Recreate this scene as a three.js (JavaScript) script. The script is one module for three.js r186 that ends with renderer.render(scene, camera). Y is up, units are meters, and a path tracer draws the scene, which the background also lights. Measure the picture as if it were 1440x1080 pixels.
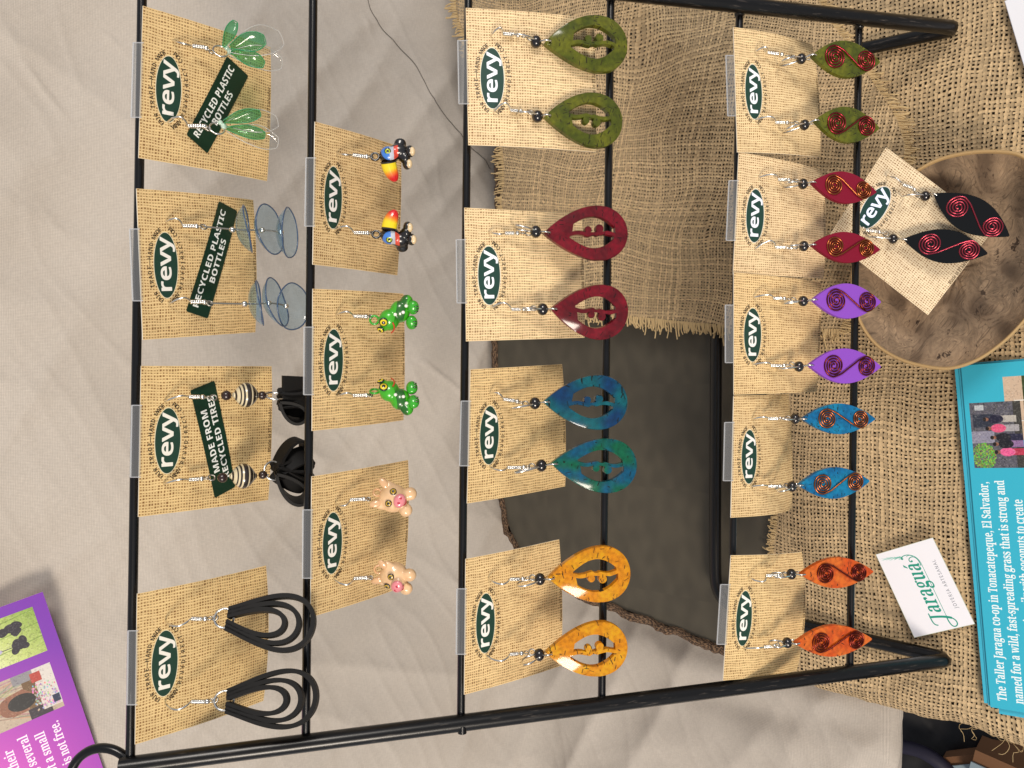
import * as THREE from 'three';
import { mergeGeometries, mergeVertices, toCreasedNormals } from 'three/addons/utils/BufferGeometryUtils.js';
import { TessellateModifier } from 'three/addons/modifiers/TessellateModifier.js';
import { RectAreaLightUniformsLib } from 'three/addons/lights/RectAreaLightUniformsLib.js';
import { createNoise2D, createNoise3D } from 'simplex-noise';

// ------------------------------------------------------------------ camera, light, exposure
RectAreaLightUniformsLib.init();
const scene = new THREE.Scene();
const V = (x, y, z) => new THREE.Vector3(x, y, z);
const TH = 50 * Math.PI / 180, FOCAL = 1080;                       // the phone looks down by 50 degrees and is held on its side
const EYE = V(0, 0.39, 0), FWD = V(0, -Math.sin(TH), -Math.cos(TH)), UPP = V(0, Math.cos(TH), -Math.sin(TH));
const camera = new THREE.PerspectiveCamera(53.13, 4 / 3, 0.02, 30);
camera.position.copy(EYE); camera.up.set(1, 0, 0); camera.lookAt(EYE.clone().add(FWD));
scene.background = new THREE.Color(0.35, 0.37, 0.41);
const renderer = new THREE.WebGLRenderer({ antialias: true });
renderer.setSize(1024, 768);
renderer.toneMapping = THREE.LinearToneMapping;
renderer.toneMappingExposure = 1.0;
renderer.shadowMap.enabled = true;
function panel(color, intensity, w, h, pos, target) {
  const l = new THREE.RectAreaLight(color, intensity, w, h);
  l.position.set(...pos); l.lookAt(...target); scene.add(l); return l;
}
panel(0xfff1e0, 35, 0.55, 0.55, [-1.25, 1.22, 1.05], [0, 0.1, -0.18]);    // warm lamp on the left
panel(0xfff6ec, 21, 0.55, 0.55, [1.25, 1.30, 0.80], [0, 0.1, -0.18]);      // warm lamp on the right

// ------------------------------------------------------------------ helpers
let sd = 12345;
const rnd = () => { sd = (sd * 1664525 + 1013904223) >>> 0; return sd / 4294967296; };
const rr = (a, b) => a + (b - a) * rnd();
const n2 = createNoise2D(rnd), n3 = createNoise3D(rnd);
const lerp = (a, b, t) => a + (b - a) * t, clamp = (x, a = 0, b = 1) => Math.min(b, Math.max(a, x));
const sstep = (a, b, x) => { const t = clamp((x - a) / (b - a)); return t * t * (3 - 2 * t); };
const ray = (x, y) => FWD.clone().addScaledVector(UPP, -(x - 720) / FOCAL).add(V((540 - y) / FOCAL, 0, 0));
const at = (x, y, d) => EYE.clone().addScaledVector(ray(x, y), d);
const depthOf = (p) => p.clone().sub(EYE).dot(FWD);
const onPlane = (x, y, p, n) => { const d = ray(x, y); return EYE.clone().addScaledVector(d, p.clone().sub(EYE).dot(n) / d.dot(n)); };
const onLevel = (x, y, h) => onPlane(x, y, V(0, h, 0), V(0, 1, 0));
const rackDepth = (x) => 0.292 / (1 - 0.2549 * (x - 720) / 1080);   // the rack leans back about 36 degrees
const onRack = (x, y, g = 0) => at(x, y, rackDepth(x) - g);
const used = {};
function numbered(n) { const k = used[n] = (used[n] ?? -1) + 1; return k ? n + '_' + String(k).padStart(3, '0') : n; }
function thing(name, label, category, pos, group) {
  const o = new THREE.Group(); o.name = numbered(name); o.position.copy(pos); o.userData = { label, category };
  if (group) o.userData.group = group;
  scene.add(o); return o;
}
const worldPos = (o) => { const p = V(0, 0, 0); for (let q = o; q && q !== scene; q = q.parent) p.add(q.position); return p; };
function part(parent, name, geo, mat, label) {                    // geometry comes in world coordinates
  const p = worldPos(parent); geo.translate(-p.x, -p.y, -p.z);
  const m = new THREE.Mesh(geo, mat); m.name = name; if (label) m.userData.label = label;
  parent.add(m); return m;
}
const tube = (pts, r, seg = 24, rad = 8, closed = false) => new THREE.TubeGeometry(new THREE.CatmullRomCurve3(pts, closed, 'centripetal'), seg, r, rad, closed);
function rod(a, b, r, rad = 12) {
  const g = new THREE.CylinderGeometry(r, r, a.distanceTo(b), rad, 1), d = b.clone().sub(a).normalize();
  g.applyQuaternion(new THREE.Quaternion().setFromUnitVectors(V(0, 1, 0), d)); const m = a.clone().lerp(b, 0.5); return g.translate(m.x, m.y, m.z);
}
const ball = (p, r, ws = 16, hs = 12) => new THREE.SphereGeometry(r, ws, hs).translate(p.x, p.y, p.z);
const basis = (o, ax, ay, az) => new THREE.Matrix4().makeBasis(ax, ay, az).setPosition(o);
function ringGeo(p, n, R, r) { const g = new THREE.TorusGeometry(R, r, 8, 24); g.applyQuaternion(new THREE.Quaternion().setFromUnitVectors(V(0, 0, 1), n.clone().normalize())); return g.translate(p.x, p.y, p.z); }
function gridGeo(nu, nv, fn, uvf) {                                // sheet from fn(u, v), facing so that du x dv is out
  const pos = [], uv = [], idx = [];
  for (let j = 0; j <= nv; j++) for (let i = 0; i <= nu; i++) {
    const p = fn(i / nu, j / nv); pos.push(p.x, p.y, p.z);
    const t = uvf ? uvf(i / nu, j / nv, p) : [i / nu, j / nv]; uv.push(t[0], t[1]);
  }
  for (let j = 0; j < nv; j++) for (let i = 0; i < nu; i++) { const a = j * (nu + 1) + i, b = a + 1, c = a + nu + 1, d = c + 1; idx.push(a, b, d, a, d, c); }
  const g = new THREE.BufferGeometry();
  g.setAttribute('position', new THREE.Float32BufferAttribute(pos, 3)); g.setAttribute('uv', new THREE.Float32BufferAttribute(uv, 2));
  g.setIndex(idx); g.computeVertexNormals(); return g;
}
const bare = (g) => { const h = g.index ? g.toNonIndexed() : g; for (const k of Object.keys(h.attributes)) if (!['position', 'normal', 'uv'].includes(k)) h.deleteAttribute(k); return h; };
const merge = (list) => mergeGeometries(list.map(bare));

// ------------------------------------------------------------------ textures
function dataTex(w, h, fn, { srgb = true, repeat = true } = {}) {
  const a = new Uint8Array(w * h * 4), o = [0, 0, 0, 255];
  for (let y = 0, k = 0; y < h; y++) for (let x = 0; x < w; x++, k += 4) { o[3] = 255; fn(x, y, o); a[k] = clamp(o[0], 0, 255); a[k + 1] = clamp(o[1], 0, 255); a[k + 2] = clamp(o[2], 0, 255); a[k + 3] = clamp(o[3], 0, 255); }
  const t = new THREE.DataTexture(a, w, h, THREE.RGBAFormat);
  t.magFilter = THREE.LinearFilter; t.minFilter = THREE.LinearMipmapLinearFilter; t.generateMipmaps = true; t.needsUpdate = true;
  if (repeat) t.wrapS = t.wrapT = THREE.RepeatWrapping;
  if (srgb) t.colorSpace = THREE.SRGBColorSpace; return t;
}
function canvasTex(w, h, draw) {
  const c = document.createElement('canvas'); c.width = w; c.height = h; draw(c.getContext('2d'), w, h);
  const t = new THREE.CanvasTexture(c); t.colorSpace = THREE.SRGBColorSpace; t.magFilter = THREE.LinearFilter; return t;
}
// open jute weave with real holes between the yarns
function juteTextures(N, S, tone) {
  const p = S / N, wa = [], we = [];
  for (let i = 0; i < N; i++) { wa.push({ w: rr(0.268, 0.355) * (rnd() < 0.1 ? 1.3 : 1), b: rr(0.86, 1.08), o: rr(-0.05, 0.05), ph: rr(0, 6.28), k: 1 + Math.floor(rr(0, 4)) }); we.push({ w: rr(0.272, 0.365) * (rnd() < 0.1 ? 1.3 : 1), b: rr(0.86, 1.08), o: rr(-0.05, 0.05), ph: rr(0, 6.28), k: 1 + Math.floor(rr(0, 4)) }); }
  const hgt = new Uint8Array(S * S * 4);
  const map = dataTex(S, S, (x, y, o) => {
    const i = Math.floor(x / p), j = Math.floor(y / p), fx = x / p - i - 0.5, fy = y / p - j - 0.5, A = wa[i], B = we[j], over = (i + j) % 2 ? 1 : -1;
    const ya = y / S * 6.2832, xa = x / S * 6.2832;
    const dx = (fx - A.o - 0.07 * Math.sin(ya * A.k * 3 + A.ph) - 0.05 * Math.sin(ya * 17 + A.ph)) / (A.w * (1 + 0.14 * Math.sin(ya * A.k * 5 + A.ph * 2)));
    const dy = (fy - B.o - 0.07 * Math.sin(xa * B.k * 3 + B.ph) - 0.05 * Math.sin(xa * 19 + B.ph)) / (B.w * (1 + 0.14 * Math.sin(xa * B.k * 5 + B.ph * 2)));
    const ha = Math.abs(dx) < 1 ? 0.5 + 0.28 * Math.sqrt(1 - dx * dx) + 0.22 * over * Math.cos(Math.PI * fy) : -1;
    const hb = Math.abs(dy) < 1 ? 0.5 + 0.28 * Math.sqrt(1 - dy * dy) - 0.22 * over * Math.cos(Math.PI * fx) : -1;
    const h = Math.max(ha, hb), k = (y * S + x) * 4;
    const fib = ha > hb ? n2(x * 0.55, y * 0.06 + x * 0.3) : n2(x * 0.06 + 40 + y * 0.3, y * 0.55), bt = (ha > hb ? A.b : B.b) * (1 + 0.13 * fib) * (1 + 0.05 * n2(x * 0.02, y * 0.02));
    if (h < 0) { o[0] = tone[0] * 0.8; o[1] = tone[1] * 0.75; o[2] = tone[2] * 0.65; o[3] = 0; }
    else { o[0] = tone[0] * bt; o[1] = tone[1] * bt * (1 - 0.02 * fib); o[2] = tone[2] * bt * (1 - 0.05 * fib); }
    hgt[k] = hgt[k + 1] = hgt[k + 2] = clamp((Math.max(h, 0) + 0.06 * fib) * 255, 0, 255); hgt[k + 3] = 255;
  });
  const bump = new THREE.DataTexture(hgt, S, S, THREE.RGBAFormat); bump.magFilter = THREE.LinearFilter; bump.wrapS = bump.wrapT = THREE.RepeatWrapping; bump.needsUpdate = true;
  return { map, bump, size: N };
}
const jute = juteTextures(60, 1500, [196, 170, 131]);
const JUTE_TILE = 60 * 0.00184;
// printed burlap with the logo, as on every card
const CARD = 1024;
function arcText(g, text, cx, cy, rx, ry, a0, a1, size, top) {
  g.font = `bold ${size}px sans-serif`; g.textAlign = 'center'; g.textBaseline = top ? 'alphabetic' : 'top';
  for (let i = 0; i < text.length; i++) {
    const a = lerp(a0, a1, (i + 0.5) / text.length), x = cx + rx * Math.cos(a), y = cy + ry * Math.sin(a);
    let t = Math.atan2(ry * Math.cos(a), -rx * Math.sin(a)); if (!top) t += Math.PI;
    g.save(); g.translate(x, y); g.rotate(t); g.fillText(text[i], 0, 0); g.restore();
  }
}
const cardTex = canvasTex(CARD, CARD, (g, W) => {
  const im = g.createImageData(W, W), C = W / 50, jit = [];
  for (let i = 0; i < 64 * 64; i++) jit.push(rnd());
  for (let y = 0; y < W; y++) for (let x = 0; x < W; x++) {
    const ux = x / C + 0.14 * n2(x * 0.006, y * 0.006 + 9) + 0.16 * n2(x * 0.03, y * 0.004), uy = y / C + 0.14 * n2(x * 0.006 + 31, y * 0.006) + 0.12 * n2(x * 0.004, y * 0.03 + 77);
    const i = Math.floor(ux), j = Math.floor(uy), fx = Math.abs(ux - i - 0.5), fy = Math.abs(uy - j - 0.5), q = jit[((i + 9) & 63) * 64 + ((j + 9) & 63)];
    const hole = sstep(0.30 + 0.10 * q, 0.14, fx) * sstep(0.28 + 0.12 * ((q * 7) % 1), 0.13, fy) * (0.45 + 0.7 * q);
    const line = 0.12 * sstep(0.34, 0.5, fx) - 0.07 * sstep(0.36, 0.5, fy) * ((q * 13) % 1), fib = n2(x * 0.25, y * 0.05) * 0.04 + n2(x * 0.05, y * 0.25) * 0.04 + n2(x * 0.004, y * 0.004) * 0.025;
    const b = 1 + line + fib - 0.1 * ((q * 5) % 1) * sstep(0.4, 0.5, Math.max(fx, fy)), k = (y * W + x) * 4, hm = clamp(hole * 0.95);
    im.data[k] = lerp(238 * b, 132, hm); im.data[k + 1] = lerp(209 * b, 92, hm); im.data[k + 2] = lerp(157 * b, 48, hm); im.data[k + 3] = 255;
  }
  g.putImageData(im, 0, 0);
  const cx = 505, cy = 190, rx = 226, ry = 88;
  g.fillStyle = '#f3ead2'; g.beginPath(); g.ellipse(cx, cy, rx + 5, ry + 5, 0, 0, 7); g.fill();
  g.fillStyle = '#173f33'; g.beginPath(); g.ellipse(cx, cy, rx, ry, 0, 0, 7); g.fill();
  g.fillStyle = '#ffffff'; g.strokeStyle = '#ffffff'; g.lineJoin = 'round'; g.textAlign = 'center'; g.textBaseline = 'alphabetic';
  g.save(); g.translate(cx + 2, cy + 36); g.scale(1.56, 1.06); g.font = '130px sans-serif'; g.lineWidth = 5.5; g.fillText('revy', 0, 0); g.strokeText('revy', 0, 0); g.restore();
  g.fillStyle = '#1e1507';
  arcText(g, 'FAIR TRADE—HAND MADE', cx, cy, rx + 16, ry + 20, -Math.PI * 0.93, -Math.PI * 0.07, 40, true);
  arcText(g, 'WWW.REVYDIRECT.COM', cx, cy, rx + 16, ry + 18, Math.PI * 0.93, Math.PI * 0.07, 40, false);
  g.fillStyle = '#523a1a'; g.font = 'bold 37px sans-serif'; g.textAlign = 'center'; g.fillText('Made in El Salvador', 540, 985);
});
const stickerTex = (a, b) => canvasTex(700, 190, (g, W, H) => {
  g.fillStyle = '#10301f'; g.fillRect(0, 0, W, H);
  for (let i = 0; i < 500; i++) { g.fillStyle = `rgba(60,110,80,${rnd() * 0.35})`; g.fillRect(rnd() * W, rnd() * H, 2, 2); }
  g.fillStyle = '#f4f6f1'; g.textAlign = 'center'; g.textBaseline = 'middle';
  g.save(); g.translate(W / 2, 62); g.scale(1.06, 1); g.font = 'bold 66px sans-serif'; g.fillText(a, 0, 0); g.restore();
  g.save(); g.translate(W / 2, 132); g.scale(1.06, 1); g.font = 'bold 66px sans-serif'; g.fillText(b, 0, 0); g.restore();
});
const stickTex = { plastic: stickerTex('RECYCLED PLASTIC', 'BOTTLES'), tires: stickerTex('MADE FROM', 'RECYCLED TIRES') };
// dyed coconut shell: mottled, with short dark fibres
function shellTex(col, S = 512) {
  const dash = [];
  for (let i = 0; i < 170; i++) dash.push([rnd() * S, rnd() * S, rr(-0.5, 0.5) + (rnd() < 0.3 ? 1.5 : 0), rr(8, 26), rr(2.2, 4.6), rr(0.4, 0.95)]);
  return canvasTex(S, S, (g) => {
    const im = g.createImageData(S, S);
    for (let y = 0; y < S; y++) for (let x = 0; x < S; x++) {
      const a = n2(x * 0.008 + col.length, y * 0.008), b = n2(x * 0.03, y * 0.03 + 5), c = col(a, b), k = (y * S + x) * 4, w = 1 + 0.10 * b + 0.06 * n2(x * 0.12, y * 0.12);
      im.data[k] = clamp(c[0] * w, 0, 255); im.data[k + 1] = clamp(c[1] * w, 0, 255); im.data[k + 2] = clamp(c[2] * w, 0, 255); im.data[k + 3] = 255;
    }
    g.putImageData(im, 0, 0);
    for (const [x, y, a, l, w, s] of dash) { g.strokeStyle = `rgba(20,12,4,${s * 0.92})`; g.lineWidth = w; g.beginPath(); g.moveTo(x, y); g.lineTo(x + Math.cos(a) * l, y + Math.sin(a) * l); g.stroke(); }
  });
}
const mixc = (a, b, t) => [lerp(a[0], b[0], t), lerp(a[1], b[1], t), lerp(a[2], b[2], t)];
const two = (a, b) => (n) => mixc(a, b, clamp(0.5 + 0.8 * n));
const lumpBump = dataTex(512, 512, (x, y, o) => { o[0] = o[1] = o[2] = 128 + 75 * n2(x * 0.008, y * 0.008) + 28 * n2(x * 0.024 + 5, y * 0.024); }, { srgb: false });
lumpBump.wrapS = lumpBump.wrapT = THREE.MirroredRepeatWrapping;
function shellMat(fn, rough = 0.32) { const t = shellTex(fn); t.wrapS = t.wrapT = THREE.MirroredRepeatWrapping; return new THREE.MeshPhysicalMaterial({ map: t, roughness: rough + 0.25, specularIntensity: 0.15, color: new THREE.Color(0.64, 0.64, 0.64), clearcoat: 0.8, clearcoatRoughness: 0.10, bumpMap: lumpBump, bumpScale: 0.0010 }); }

// ------------------------------------------------------------------ materials
const std = (color, roughness = 0.6, metalness = 0, extra = {}) => new THREE.MeshStandardMaterial({ color, roughness, metalness, ...extra });
const phy = (color, roughness, extra = {}) => new THREE.MeshPhysicalMaterial({ color, roughness, ...extra });
const wearTex = dataTex(512, 512, (x, y, o) => { const s = sstep(0.72, 1.0, n2(x * 0.05, y * 0.02) + 0.45 * n2(x * 0.2, y * 0.2)); o[0] = lerp(9, 70, s); o[1] = lerp(8, 64, s); o[2] = lerp(8, 58, s); });
const M = {
  iron: phy(0x070607, 0.28, { clearcoat: 0.3, clearcoatRoughness: 0.15, specularIntensity: 0.7 }),
  pole: phy(0xffffff, 0.3, { map: wearTex, clearcoat: 0.2, clearcoatRoughness: 0.2, specularIntensity: 0.7 }),
  silver: std(0xe9e6df, 0.22, 1), steel: std(0xb9b4aa, 0.3, 1),
  bead: phy(0x140d0b, 0.22, { clearcoat: 0.8, clearcoatRoughness: 0.08 }), brownBead: phy(0x2b1712, 0.3, { clearcoat: 0.6, clearcoatRoughness: 0.15 }),
  clear: phy(0xf2f4f6, 0.05, { transmission: 0.9, thickness: 0, ior: 1.5, side: THREE.DoubleSide }), clipEdge: phy(0xf2f3f5, 0.15, { transmission: 0.65, thickness: 0 }),
  card: std(0xffffff, 0.62, 0, { map: cardTex }), cardPale: std(0xffffff, 0.55, 0, { map: cardTex }),
  cardBowl: std(0xffffff, 0.5, 0, { map: cardTex }), cardBack: std(0xe8e0d0, 0.8),
  stPlastic: phy(0xffffff, 0.35, { map: stickTex.plastic }), stTires: phy(0xffffff, 0.35, { map: stickTex.tires }),
  rubber: std(0x121212, 0.55), copper: std(0xa25f38, 0.27, 1), redWire: std(0x94303a, 0.27, 1), darkRed: std(0x783029, 0.28, 1), pinkRed: std(0xb84a5a, 0.26, 1),
  jute: std(0xffffff, 0.95, 0, { map: jute.map, alphaTest: 0.5, bumpMap: jute.bump, bumpScale: 0.0008, side: THREE.DoubleSide }),
  fibre: std(0xcbb183, 0.9), board: std(0x3a2c1c, 0.9),
};
M.card.color.setRGB(0.94, 0.91, 0.85); M.cardPale.color.setRGB(1.0, 1.02, 1.10); M.cardBowl.color.setRGB(1.02, 1.12, 1.42);

// ------------------------------------------------------------------ the setting: floor, table, cloth
function struct(name, geo, mat) { const m = new THREE.Mesh(geo, mat); m.name = name; m.userData.kind = 'structure'; scene.add(m); return m; }
struct('floor', new THREE.PlaneGeometry(5, 5).rotateX(-Math.PI / 2).translate(0, -0.75, 0), std(0x26231f, 0.85, 0, { map: dataTex(256, 256, (x, y, o) => { const v = 120 + 50 * n2(x * 0.03, y * 0.03) + 40 * n2(x * 0.3, y * 0.3); o[0] = v; o[1] = v * 0.95; o[2] = v * 0.92; }) }));
const LEAN = 18 * Math.PI / 180, BASE = V(0, -0.0102, -0.368), UPSLOPE = V(0, Math.cos(LEAN), -Math.sin(LEAN)), SLOPE_N = V(0, Math.sin(LEAN), Math.cos(LEAN));
const onCloth = (x, y, off = 0) => onPlane(x, y, BASE.clone().addScaledVector(SLOPE_N, off), SLOPE_N);
const LOW = -0.045;
let clothLift;
{ // one cloth: a table top and a riser behind it
  const prof = [[-0.03, -0.062, -0.112], [-0.012, -0.058, -0.104], [0, -0.048, -0.104]];                 // s, y, z ; hem at the front edge
  prof.push([0.006, LOW, -0.108]);
  const foot = BASE.clone().addScaledVector(UPSLOPE, (LOW - BASE.y) / UPSLOPE.y);
  const flat = -0.108 - (foot.z + 0.03);
  prof.push([0.006 + flat, LOW, foot.z + 0.03]);
  const P0 = V(0, LOW, foot.z + 0.03), P1 = foot.clone(), P2 = foot.clone().addScaledVector(UPSLOPE, 0.03);
  for (let i = 1; i <= 6; i++) { const t = i / 6, q = P0.clone().multiplyScalar((1 - t) ** 2).addScaledVector(P1, 2 * t * (1 - t)).addScaledVector(P2, t * t); prof.push([0.006 + flat + 0.045 * t, q.y, q.z]); }
  const sTop = prof[prof.length - 1][0]; prof.push([sTop + 0.5, P2.y + 0.5 * UPSLOPE.y, P2.z + 0.5 * UPSLOPE.z]);
  const S0 = prof[0][0], S1 = sTop + 0.5;
  const evalProf = (s) => { let i = 0; while (i < prof.length - 2 && s > prof[i + 1][0]) i++; const a = prof[i], b = prof[i + 1], t = clamp((s - a[0]) / (b[0] - a[0])); return { y: lerp(a[1], b[1], t), z: lerp(a[2], b[2], t), ny: b[2] - a[2] === 0 ? 0 : -(b[2] - a[2]), nz: (b[1] - a[1]) }; };
  const slopeS = (p) => sTop + p.clone().sub(P2).dot(UPSLOPE);
  const creases = [[[28, 85], [95, 172], 0.0013], [[572, 498], [655, 560], 0.0016], [[508, 20], [520, 60], 0.001], [[140, 40], [182, 75], 0.0008]].map(([a, b, h]) => { const A = onCloth(...a), B = onCloth(...b); return [A.x, slopeS(A), B.x, slopeS(B), h]; });
  const wr = (x, s) => {
    let d = 0.0078 * n2(x * 6 + 3, s * 6) + 0.0012 * n2(x * 13 + s * 6, s * 12 + 40);
    const fold = (an, fx, fy, o, h, p) => { const a = x * Math.cos(an) + s * Math.sin(an), b = s * Math.cos(an) - x * Math.sin(an); return h * (1 - Math.abs(n2(a * fx + o, b * fy + o * 2))) ** p; };
    d += fold(0.9, 15, 3.2, 11, 0.0028, 2) + fold(-0.5, 13, 3, 27, 0.0022, 2) + fold(0.3, 30, 6, 5, 0.0005, 3) + fold(-1.1, 34, 7, 51, 0.0006, 5);   // long soft creases
    d += sstep(-0.06, -0.16, x) * sstep(0.28, 0.1, s) * 0.006 * n2(x * 26 + 4, s * 5 + 2);               // folds towards the left front
    for (const [ax, as, bx, bs, h] of creases) { const L2 = (bx - ax) ** 2 + (bs - as) ** 2, t = clamp(((x - ax) * (bx - ax) + (s - as) * (bs - as)) / L2), e = Math.hypot(x - lerp(ax, bx, t), s - lerp(as, bs, t)); d += h * Math.exp(-((e / 0.0016) ** 2)) * Math.sin(Math.PI * clamp(t, 0.05, 0.95)); }
    return d;
  };
  clothLift = (p) => wr(p.x, slopeS(p));
  const X0 = -0.5, X1 = 0.5;
  const g = gridGeo(420, 380, (u, v) => {
    const x = lerp(X0, X1, u), s = lerp(S0, S1, v), e = evalProf(s), d = wr(x, s) * sstep(-0.02, 0.03, s), l = Math.hypot(e.ny, e.nz) || 1;
    return V(x, e.y + d * e.ny / l, e.z + d * e.nz / l);
  }, (u, v) => [lerp(X0, X1, u) / 0.09, lerp(S0, S1, v) / 0.09]);
  const ct = dataTex(720, 720, (x, y, o) => { const i = Math.floor(x / 6), j = Math.floor(y / 6), over = (i + j) % 2, v = 1 + 0.085 * (over ? Math.cos((x % 6 - 2.5) * 1.05) : Math.cos((y % 6 - 2.5) * 1.05)) + 0.03 * n2(x * 0.02, y * 0.3) + 0.03 * n2(x * 0.3, y * 0.02 + 9); o[0] = 188 * v; o[1] = 180 * v; o[2] = 170 * v; });
  const cb = dataTex(240, 240, (x, y, o) => { const i = Math.floor(x / 6), j = Math.floor(y / 6), fx = (x % 6) / 6 - 0.42, fy = (y % 6) / 6 - 0.42; o[0] = o[1] = o[2] = 128 + ((i + j) % 2 ? 1 : -1) * 50 * (Math.cos(fx * 3.1) - Math.cos(fy * 3.1)) + 60 * Math.cos(fx * 3) * Math.cos(fy * 3); }, { srgb: false });
  cb.repeat.set(3, 3);
  const cloth = new THREE.Mesh(g, std(0xffffff, 0.92, 0, { map: ct, bumpMap: cb, bumpScale: 0.00014, side: THREE.DoubleSide }));
  cloth.name = 'tablecloth'; cloth.userData = { label: 'beige woven cloth over the table and rising behind the rack', category: 'tablecloth' }; scene.add(cloth);
}
{ // table board that the front burlap lies on
  const b = new THREE.Mesh(new THREE.BoxGeometry(0.6, 0.055, 0.30).translate(0.154, -0.0325, 0.0035), M.board); b.name = 'table_board'; b.userData.kind = 'structure'; scene.add(b);
}
// live-edge slab with a dark top
{
  const px = [[1088, 948], [1040, 923], [1000, 905], [960, 890], [915, 873], [870, 856], [830, 840], [800, 827], [768, 812], [745, 794], [728, 770], [715, 742], [706, 700], [702, 640], [700, 560], [698, 480], [700, 380], [702, 280], [703, 180], [708, 60], [722, -90], [840, -170], [980, -170], [1088, -170]];
  const top = -0.003, out = new THREE.CatmullRomCurve3(px.map(([x, y]) => onLevel(x, y, top)), true, 'centripetal').getPoints(360).slice(0, -1), N = out.length;
  const c = V(0, 0, 0); out.forEach((p) => c.add(p)); c.divideScalar(N);
  const nrm = out.map((p, i) => { const a = out[(i + N - 1) % N], b = out[(i + 1) % N], n = V(b.z - a.z, 0, -(b.x - a.x)).normalize(); if (n.dot(p.clone().sub(c)) < 0) n.negate(); return n; });
  const t = thing('wood_slab', 'dark topped wooden slab with rough bark edge on the beige cloth', 'wood slab', V(c.x, LOW, c.z));
  const sh = new THREE.Shape(out.map((p, i) => new THREE.Vector2(p.x - nrm[i].x * 0.001, -(p.z - nrm[i].z * 0.001))));
  const fabric = dataTex(512, 512, (x, y, o) => { const v = 1 + 0.16 * Math.sin((x + y) * 0.785) + 0.04 * n2(x * 0.9, y * 0.9) + 0.07 * n2(x * 0.006, y * 0.01); o[0] = 75 * v; o[1] = 70 * v; o[2] = 59 * v; });
  const tg = new THREE.ShapeGeometry(sh).rotateX(-Math.PI / 2).translate(0, top, 0); { const p = tg.attributes.position, u = tg.attributes.uv; for (let i = 0; i < p.count; i++) u.setXY(i, p.getX(i) / 0.06, p.getZ(i) / 0.06); }
  part(t, 'slab_top', tg, std(0xffffff, 0.62, 0, { map: fabric }));
  const bt = dataTex(512, 512, (x, y, o) => { const r = n2(x * 0.03, y * 0.07) + 0.6 * n2(x * 0.09, y * 0.15) + 0.4 * n2(x * 0.3, y * 0.3), k = sstep(-1, 1.1, r); o[0] = lerp(38, 138, k); o[1] = lerp(27, 110, k); o[2] = lerp(20, 84, k); });
  const prof = [[-0.0016, -0.0006], [-0.0013, 0.0018], [0.0008, 0.0024], [0.0030, 0.0008], [0.0048, -0.0030], [0.0060, -0.009], [0.0054, -0.025], [0.003, -0.04]];
  const bg = gridGeo(N, (prof.length - 1) * 2, (u, v) => {
    const i = Math.round(u * N) % N, k = v * (prof.length - 1), k0 = Math.min(prof.length - 2, Math.floor(k)), f = k - k0, o = lerp(prof[k0][0], prof[k0 + 1][0], f), h = lerp(prof[k0][1], prof[k0 + 1][1], f);
    const q = 0.0008 * n3(out[i].x * 160, out[i].z * 160, h * 160) + 0.0010 * n3(out[i].x * 50, out[i].z * 50, h * 50);
    return V(out[i].x + nrm[i].x * (o + q), top + h + q * 0.7, out[i].z + nrm[i].z * (o + q));
  }, (u, v) => [u * 12, v * 0.4]);
  part(t, 'bark_edge', bg, std(0xffffff, 0.95, 0, { map: bt, side: THREE.DoubleSide }));
}

// ------------------------------------------------------------------ burlap
function fringe(pts, dirs, len, per, spread) {                    // short loose yarn ends along an edge
  const gs = [];
  for (let i = 0; i < pts.length - 1; i++) {
    const n = Math.max(1, Math.round(pts[i].distanceTo(pts[i + 1]) / per));
    for (let k = 0; k < n; k++) {
      const p = pts[i].clone().lerp(pts[i + 1], (k + rnd()) / n), d = dirs(i, p).clone(), tan = pts[i + 1].clone().sub(pts[i]).normalize(), l = len * (rnd() < 0.12 ? rr(1.1, 1.8) : rr(0.4, 1.1));
      const q = p.clone().addScaledVector(d, l * 0.5).addScaledVector(tan, rr(-1, 1) * spread).add(V(0, rr(0, 0.0008), 0)), r = p.clone().addScaledVector(d, l).addScaledVector(tan, rr(-1, 1) * spread * 2).add(V(0, rr(-0.0008, 0.0012), 0));
      gs.push(tube([p.clone().addScaledVector(d, -0.0015), q, r], rr(0.00028, 0.00055), 4, 4));
    }
  }
  return merge(gs);
}
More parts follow.
